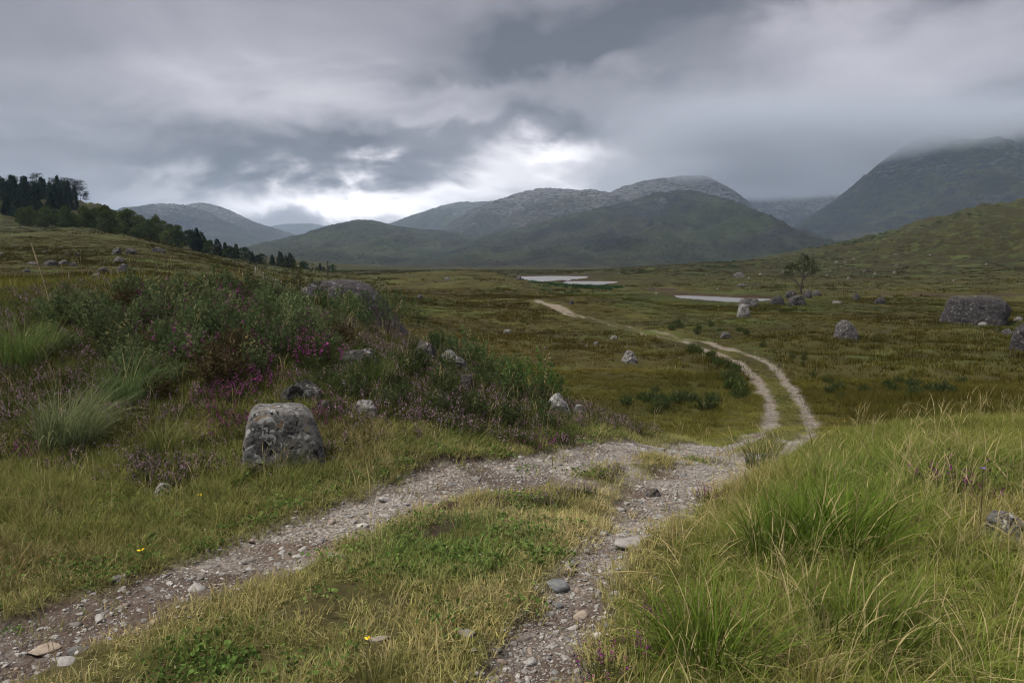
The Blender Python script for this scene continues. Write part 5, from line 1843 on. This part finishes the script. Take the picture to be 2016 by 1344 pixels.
# ------------------------------------------------------------------ large tussocks, each a plant of its own
def build_tussocks():
    for i, (px, py, h, R_, n, w, col, wind, dry, lb) in enumerate([
            (135, 880, .66, .22, 460, .0085, (.190, .230, .110), .9, .06, 'large pale blue green grass tussock leaning right in the left verge'),
            (40, 725, .75, .26, 420, .008, (.115, .170, .050), .2, .06, 'tall fresh green tussock at the left picture edge'),
            (250, 795, .60, .20, 300, .007, (.095, .150, .055), .5, .05, 'dark green tussock at the foot of the bushes'),
            (335, 893, .42, .16, 260, .0065, (.145, .165, .050), .8, .10, 'small yellow green tussock left of the lichen boulder'),
            (560, 925, .32, .12, 150, .005, (.110, .130, .035), .2, .15, 'grass tuft sprouting at the foot of the lichen boulder'),
            (1650, 1080, .50, .26, 480, .0075, (.085, .140, .016), .2, .06, 'rich green tussock in the middle of the right bank'),
            (1545, 1100, .42, .20, 340, .0075, (.080, .130, .018), .5, .07, 'dark green tussock left of the rich green one'),
            (1395, 1295, .40, .22, 380, .0075, (.090, .140, .020), .1, .08, 'green tussock in the lower right bank near the rut'),
            (1700, 1265, .40, .20, 320, .0075, (.100, .140, .024), .1, .10, 'upright green tussock low in the right bank'),
            (1500, 905, .42, .14, 220, .005, (.060, .085, .022), .1, .10, 'dark tuft where the bank meets the track bend'),
            (730, 760, .50, .16, 240, .005, (.070, .105, .030), .1, .08, 'green tussock below the grey slab'),
            (900, 1050, .12, .30, 420, .0045, (.060, .120, .026), .0, .06, 'green turf mound between the two ruts'),
            (740, 1350, .16, .14, 240, .0045, (.115, .120, .036), .0, .2, 'olive grass tuft at the bottom middle of the track')]):
        x, y = hit(px, py)
        z = float(height(np.array([x]), np.array([y]))[0])
        me = tuft_mesh(400 + i, n, R_, h * .55, h * 1.15, w, .55, .95, wind, dry, 5, VEG_O, .15)
        o = obj('grass_tussock', me, loc=(x, y, z))
        o.color = (*col, 1)
        tag(o, lb, 'grass tussock')
        RK.append((x, y, R_ * .7))
    for px, py, top, lean, lb in ((106, 640, (76, 505), -.2, 'single tall dry grass stalk rising in front of the left moor'),):
        x, y = hit(px, py)
        z = float(height(np.array([x]), np.array([y]))[0]); s = math.hypot(x, y) / FPX
        dx, dz = (top[0] - px) * s, (py - top[1]) * s
        t = np.linspace(0, 1, 8)
        P = np.stack([dx * t ** 1.3, np.zeros(8), dz * t], 1)
        e = obj('grass_stalk', None, loc=(x, y, z))
        tag(e, lb, 'grass')
        m = plain_material('dry straw', (.30, .22, .12), (.42, .33, .20), 20)
        obj('stem', mesh_np('stem', *tubes([P], [np.linspace(.006, .003, 8)], 5), True), m, e)
        Q = P[5:]; Q = np.stack([np.interp(np.linspace(0, 2, 6), np.arange(3), Q[:, i]) for i in range(3)], 1)
        obj('seed_head', mesh_np('seed_head', *tubes([Q], [np.array([.004, .009, .009, .008, .006, .002])], 5), True), m, e)
    for i, (px, py, lb) in enumerate([(278, 1100, 'yellow flower in the short grass left of the left rut'), (393, 988, 'tiny yellow flower in the left verge'), (726, 1280, 'tiny yellow flower in the grass between the ruts'),
                                      (1682, 830, 'small violet scabious flower at the top of the right bank'), (1926, 1075, 'small violet scabious flower under the pale rock')]):
        x, y = hit(px, py); z = float(height(np.array([x]), np.array([y]))[0]); s = math.hypot(x, y) / FPX
        e = obj('wild_flower', None, loc=(x, y, z)); tag(e, lb, 'flower')
        hh = .06 if i < 3 else .42
        m = plain_material('petals %d' % i, (.75, .50, .02) if i < 3 else (.30, .24, .55), None, 10)
        obj('stalk', mesh_np('stalk', *tubes([np.array([[0, 0, -.01], [.004, 0, hh * .5], [0, .004, hh]])], [np.full(3, .0018)], 4)), TWIG, e)
        r_ = np.random.default_rng(i)
        a = np.linspace(0, 6.28, 9)[:-1]
        U = np.stack([np.cos(a), np.sin(a), np.full(8, .35)], 1)
        V, F = leaf_cloud(np.tile([0, .004, hh], (8, 1)) + U * .002, np.full(8, (.014 if i != 0 else .018)), r_, .7, U * 3)
        obj('petals', mesh_np('petals', V, F), m, e)


build_tussocks()

# ------------------------------------------------------------------ the sward
def wedge(n, r0, r1, r_, half=.68):
    r = np.sqrt(r_.uniform(r0 ** 2, r1 ** 2, n)); th = r_.uniform(-half, half, n)
    return r * np.sin(th), r * np.cos(th)


def clear_of_rocks(x, y):
    ok = np.ones(len(x), bool)
    for a, b, r in RK:
        ok &= (x - a) ** 2 + (y - b) ** 2 > r * r
    return ok


def place_tufts(name, x, y, s, sz, tint, protos, label, cat, r_, tilt=.12, idx=None):
    z = height(x, y)
    n = len(x)
    rot = np.stack([r_.normal(0, tilt, n), r_.normal(0, tilt, n), r_.uniform(0, 6.28, n)], 1)
    scl = np.stack([s, s, s * sz], 1)
    return scatter(name, np.c_[x, y, z], rot, scl, r_.integers(0, len(protos), n) if idx is None else idx, tint, protos, label, cat)


def vary(c, r_, v=.2):
    c = np.asarray(c) * 1.3 * r_.uniform(1 - v, 1 + v, (len(c), 1))
    return np.clip(c * r_.uniform(.93, 1.07, c.shape), .004, .8)


def build_sward():
    r_ = np.random.default_rng(66)
    # wind-blown tufts keep their lean: rotate only a little
    short = [tuft_mesh(500 + i, 24, .055, .025, .08, .0042, .7, .8, 0, d, 2) for i, d in enumerate((.15, .25, .35, .5, .7))]
    mid = [tuft_mesh(520 + i, 22, .075, .08, .22, .0056, .5, .9, 0, d, 3) for i, d in enumerate((.10, .18, .28, .42))]
    long_ = [tuft_mesh(540 + i, 24, .085, .18, .44, .0066, .5, 1.15, .55, d, 4, None, .16) for i, d in enumerate((.02, .05, .09, .16, .32))]
    thatch = [tuft_mesh(550 + i, 22, .11, .14, .34, .006, 2.6, .5, .3, d, 3) for i, d in enumerate((.45, .7, .9))]
    stalk = [stalk_mesh(560 + i, 4, .06, .26, .50) for i in range(4)]
    herb = []
    for i in range(3):
        q = np.random.default_rng(580 + i)
        P = np.stack([q.normal(0, .04, 40), q.normal(0, .04, 40), q.uniform(.004, .03, 40)], 1)
        V, F = leaf_cloud(P, np.full(40, .016), q, .9, np.array([0, 0, .1]))
        me = mesh_np('herb', V, F); blade_attr(me, len(V), q, .7, 1.3, .04, 4); me.materials.append(VEG_P)
        herb.append(me)

    x, y = wedge(70000, 1.7, 14.5, r_)
    th, r = np.arctan2(x, y), np.hypot(x, y)
    z = height(x, y, False)
    px, py = project(x, y, z)
    rm, dl, dr = rut_mask(x, y)
    # side of the track: between the ruts, left of it, right of it
    sgn_l = np.zeros(len(x)); sgn_r = np.zeros(len(x))
    for line, out in ((RUTL, sgn_l), (RUTR, sgn_r)):
        d, t = polyline_dist(x, y, line)
        i = np.clip(t.astype(int), 0, len(line) - 2)
        e = line[i + 1] - line[i]
        out[:] = e[:, 0] * (y - line[i, 1]) - e[:, 1] * (x - line[i, 0])       # >0 left of the line
    strip = (sgn_l < 0) & (sgn_r > 0)
    left = sgn_l >= 0
    right = ~strip & ~left
    ok = clear_of_rocks(x, y)
    n1 = fbm(x * 1.1, y * 1.1, 4, 71); n2 = fbm(x * .6 + 5, y * .6, 3, 72); n3 = fbm(x * 2.6, y * 2.6, 3, 73)
    rnd = r_.random(len(x))
    bare = sstep(fbm(x * 1.7, y * 1.7, 4, 63), 0.19, 0.27) * (np.minimum(dl, dr) < 1.0)
    cover = 1 - rm * .975
    green = np.clip(np.exp(-(((px - 880) / 200) ** 2 + ((py - 1085) / 60) ** 2)) * 1.3 + np.exp(-(((px - 420) / 190) ** 2 + ((py - 1300) / 50) ** 2)) + .5 * sstep(n2, .05, .25), 0, 1)

    # short turf: strip and the edges of the verges
    wl = np.clip(1 - sstep(dl, .7, 2.0), .12, 1)
    wr = np.clip(1 - sstep(dr, .15, .45), 0, 1)
    thin = np.where(strip & (py < 1010) & (px > 850), .55, 1.0)
    pshort = cover * (1 - bare * .85) * np.where(strip, thin * (.72 + .5 * sstep(n3, -.2, .2)), np.where(left, wl, wr))
    pshort *= np.where(r < 4.5, 1.0, np.where(r < 8, .85, .6))
    keep = ok & (rnd < pshort) & (r < 12.5)
    c = np.tile([.25, .225, .088], (len(x), 1))
    c = lerp(c, np.tile([.10, .165, .036], (len(x), 1)), green * .85)
    c = lerp(c, np.tile([.34, .285, .15], (len(x), 1)), sstep(n1, .02, .22) * strip * .8 * (1 - green))
    c = lerp(c, np.tile([.098, .122, .036], (len(x), 1)), left * .45)
    dryness = np.clip(np.where(strip, 2.6, 1.2) + n1 * 5 - green * 2.6 + r_.normal(0, .9, len(x)), 0, 4.49)
    place_tufts('short_turf', x[keep], y[keep], r_.uniform(.9, 1.6, keep.sum()) * (1 + .1 * (r[keep] > 8)), np.ones(keep.sum()), vary(c[keep], r_), short,
                'short bleached turf on the crown and edges of the track', 'grass', r_, .15, np.round(dryness[keep] - .49).clip(0, 4).astype(int))
    # clover and low herbs in the greener patches
    kh = ok & (r_.random(len(x)) < cover * np.clip(green * .24 + left * .14 * (dl < 2) + .01, 0, 1) * .8) & (r < 9) & ~right
    place_tufts('low_herbs', x[kh], y[kh], r_.uniform(.7, 1.5, kh.sum()), np.ones(kh.sum()), vary(np.tile([.085, .130, .034], (kh.sum(), 1)), r_, .3), herb,
                'low clover and herbs among the turf', 'herbs', r_, .1)
    # middle grass: left verge and slope
    pm = cover * np.where(left, .60 * sstep(dl, .3, 1.0), 0) * np.where(r > 7.5, .6, 1)
    km = ok & (r_.random(len(x)) < pm)
    c = np.tile([.140, .150, .042], (len(x), 1))
    c = lerp(c, np.tile([.078, .112, .032], (len(x), 1)), sstep(n2, -.1, .25) * .8)
    c = lerp(c, np.tile([.165, .130, .062], (len(x), 1)), sstep(n1, .02, .25) * .7)
    c = lerp(c, np.tile([.066, .080, .022], (len(x), 1)), sstep(r, 6.3, 8.5) * .85)
    di = np.clip(1.2 + n1 * 5 + r_.normal(0, .8, len(x)), 0, 3)
    place_tufts('verge_grass', x[km], y[km], r_.uniform(.55, 1.15, km.sum()) * np.where(r[km] < 4.6, .7, .9), np.ones(km.sum()), vary(c[km], r_), mid,
                'yellow green grass of the left verge and slope', 'grass', r_, .15, np.round(di[km]).astype(int))
    # long grass on the right bank, and on the hummock between the bushes
    pl = np.where(right, sstep(dr, .16, .5) * .62, 0) * cover
    pl = np.where(left & (r > 8.3), np.where(px < 160, .4, .15) * sstep(z, .2, .6), pl)
    kl = ok & (r_.random(len(x)) < pl)
    c = np.tile([.118, .145, .028], (len(x), 1))
    c = lerp(c, np.tile([.078, .118, .018], (len(x), 1)), sstep(n2, -.05, .22) * .8)
    c = lerp(c, np.tile([.165, .150, .046], (len(x), 1)), sstep(n1, .06, .26) * .65)
    c = lerp(c, np.tile([.060, .080, .027], (len(x), 1)), left * .75)
    c = lerp(c, np.tile([.088, .094, .022], (len(x), 1)), right * sstep(r, 6.2, 9.5) * .9)
    edge = np.where(right, .36 + .54 * sstep(dr, .2, .95) - .12 * sstep(r, 6.5, 9), .8)
    n_ = kl.sum()
    zz = height(x[kl], y[kl])
    rot = np.stack([r_.normal(0, .12, n_), r_.normal(0, .12, n_), r_.normal(.0, .75, n_)], 1)
    s = r_.uniform(.36, .84, n_) * edge[kl] * (.8 + .5 * np.clip(n2[kl] + .35, 0, 1))
    di = np.clip(1.1 + n1 * 6 - 1.0 * sstep(r, 6, 8) + r_.normal(0, 1.0, len(x)), 0, 4)
    scatter('long_grass', np.c_[x[kl], y[kl], zz], rot, np.stack([s, s, s], 1), np.round(di[kl]).astype(int), vary(c[kl], r_, .22), long_, 'long wind blown grass of the right bank and hummock', 'grass')
    # dead and flattened blades lying through the bank
    kt = ok & right & (dr > .35) & (r_.random(len(x)) < .07 * (1 - sstep(r, 6, 8)))
    place_tufts('dead_thatch', x[kt], y[kt], r_.uniform(.7, 1.3, kt.sum()), np.full(kt.sum(), 1.25), vary(np.tile([.14, .115, .040], (kt.sum(), 1)), r_, .3), thatch,
                'flattened dead grass among the long grass of the right bank', 'grass', r_, .2)
    # straw coloured flowering stalks
    ks = ok & (r_.random(len(x)) < np.where(right & (dr > .5), .045 * (1 - .8 * sstep(r, 6, 8)), np.where(left & (dl > .6), np.where(r < 6.6, .025, .006), .004))) & (rm < .2)
    place_tufts('grass_stalks', x[ks], y[ks], r_.uniform(.6, 1.15, ks.sum()) * np.where(left[ks] & (r[ks] < 7), .75, 1), np.ones(ks.sum()), np.tile([.3, .25, .14], (ks.sum(), 1)), stalk,
                'straw coloured flowering grass stalks', 'grass', r_, .1)
    # loose ling sprigs on the left slope
    ling = [heather_mesh(600 + i, 14, .07, .08, .18, None, 0, HLP, f, .036) for i, f in enumerate((.06, .16, .4))]
    kg = ok & left & (dl > .8) & (r_.random(len(x)) < .14 * sstep(n2 + n3 * .5, -.05, .2) + .10 * (px > 620) + .22 * sstep(r, 6.8, 8)) & (r > 4.3)
    place_tufts('ling_sprigs', x[kg], y[kg], r_.uniform(.7, 1.3, kg.sum()), np.ones(kg.sum()), vary(np.tile([.046, .050, .018], (kg.sum(), 1)), r_), ling,
                'scattered ling heather sprigs on the left slope', 'heather', r_, .15)

    # moor grass, coarser with distance
    moor = [tuft_mesh(620 + i, 34, .20, .12, .34, .012, .5, .9, .3, d, 3, None, .08) for i, d in enumerate((.0, .02, .05))]
    far = [tuft_mesh(640 + i, 26, .42, .14, .38, .032, .5, .9, .3, d, 2, None, .06) for i, d in enumerate((.0, .01, .03))]
    vfar = [tuft_mesh(660 + i, 22, .9, .2, .5, .085, .6, .9, .3, d, 2, None, .04) for i, d in enumerate((.0, .01))]
    for nm, n, r0, r1, protos, lb in (('moor_grass', 26000, 13, 46, moor, 'olive and brown moor grass of the near hollow'),
                                      ('far_moor_grass', 30000, 44, 140, far, 'brown moor grass of the glen floor'),
                                      ('hill_grass', 20000, 135, 400, vfar, 'rough grass of the low hills')):
        x, y = wedge(n, r0, r1, r_)
        z = height(x, y)
        r = np.hypot(x, y)
        rm, dl, dr = rut_mask(x, y)
        sgn = np.minimum(dl, dr)
        between = (dl < 1.35) & (dr < 1.35)
        ok = clear_of_rocks(x, y) & (r_.random(len(x)) > rm * 1.05) & ((z > ZW + .12) | (r < 88))
        dd, tp = polyline_dist(x, y, DITCH)
        ok &= (dd > 1.5) | (tp < .3)
        ok &= ~(between & (r_.random(len(x)) < .5))
        # leave out what the near ground hides for good
        x, y, z, r, between, sgn = x[ok], y[ok], z[ok], r[ok], between[ok], sgn[ok]
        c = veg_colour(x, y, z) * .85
        c = lerp(c, np.tile([.125, .125, .036], (len(x), 1)), between * .8)
        sdm = np.full(len(x), 1e9)
        if r1 > 100:
            for P in WATERS.values():
                sdm = np.minimum(sdm, poly_sd(x, y, P))
        tuss = .4 + .75 * sstep(fbm(x * .07, y * .07, 3, 83) + .3 * fbm(x * .3, y * .3, 2, 84), -.08, .2)
        hs = tuss * (.25 + .75 * sstep(sdm, 1, 16)) * np.where(between, .3, np.where(sgn < 1.6, np.where(r < 32, .28, .6), 1.0)) * (.6 + .9 * np.clip(fbm(x * .4, y * .4, 3, 81) + .5, 0, 1))
        place_tufts(nm, x, y, r_.uniform(.75, 1.3, len(x)), hs, vary(c, r_, .22), protos, lb, 'grass', r_, .1)

    # bracken beds: dark green, on the knoll by the far loch and in strips on the right hillside
    fern = [tuft_mesh(680 + i, 40, .8, .3, .65, .14, .9, 1.0, 0, 0, 2, None, 0) for i in range(2)]
    fx, fy = [], []
    for (px, D, sx, sd, n) in ((1090, 178, 3.2, 6, 90), (1130, 172, 3.8, 5, 90), (1170, 166, 3.2, 4, 50), (1115, 150, 2.4, 2.5, 26), (1430, 330, 4, 5, 20), (1425, 300, 4, 4, 16), (1385, 296, 3, 3, 12),
                               (1700, 392, 12, 7, 40), (1740, 396, 12, 6, 34), (1640, 400, 9, 6, 22), (1890, 385, 10, 8, 30), (1260, 285, 4, 4, 14), (620, 300, 12, 7, 70), (590, 290, 8, 6, 40)):
        x0, y0, _ = place(px, D, z=-4)
        fx.append(r_.normal(x0, sx, n)); fy.append(r_.normal(y0, sd, n))
    x, y = np.concatenate(fx), np.concatenate(fy)
    ok = height(x, y) > ZW + .25
    x, y = x[ok], y[ok]
    place_tufts('bracken', x, y, r_.uniform(.8, 1.4, len(x)), np.ones(len(x)), vary(np.tile([.024, .050, .020], (len(x), 1)), r_, .3), fern, 'dark green bracken beds on the knoll and hillside', 'bracken', r_, .1)


build_sward()
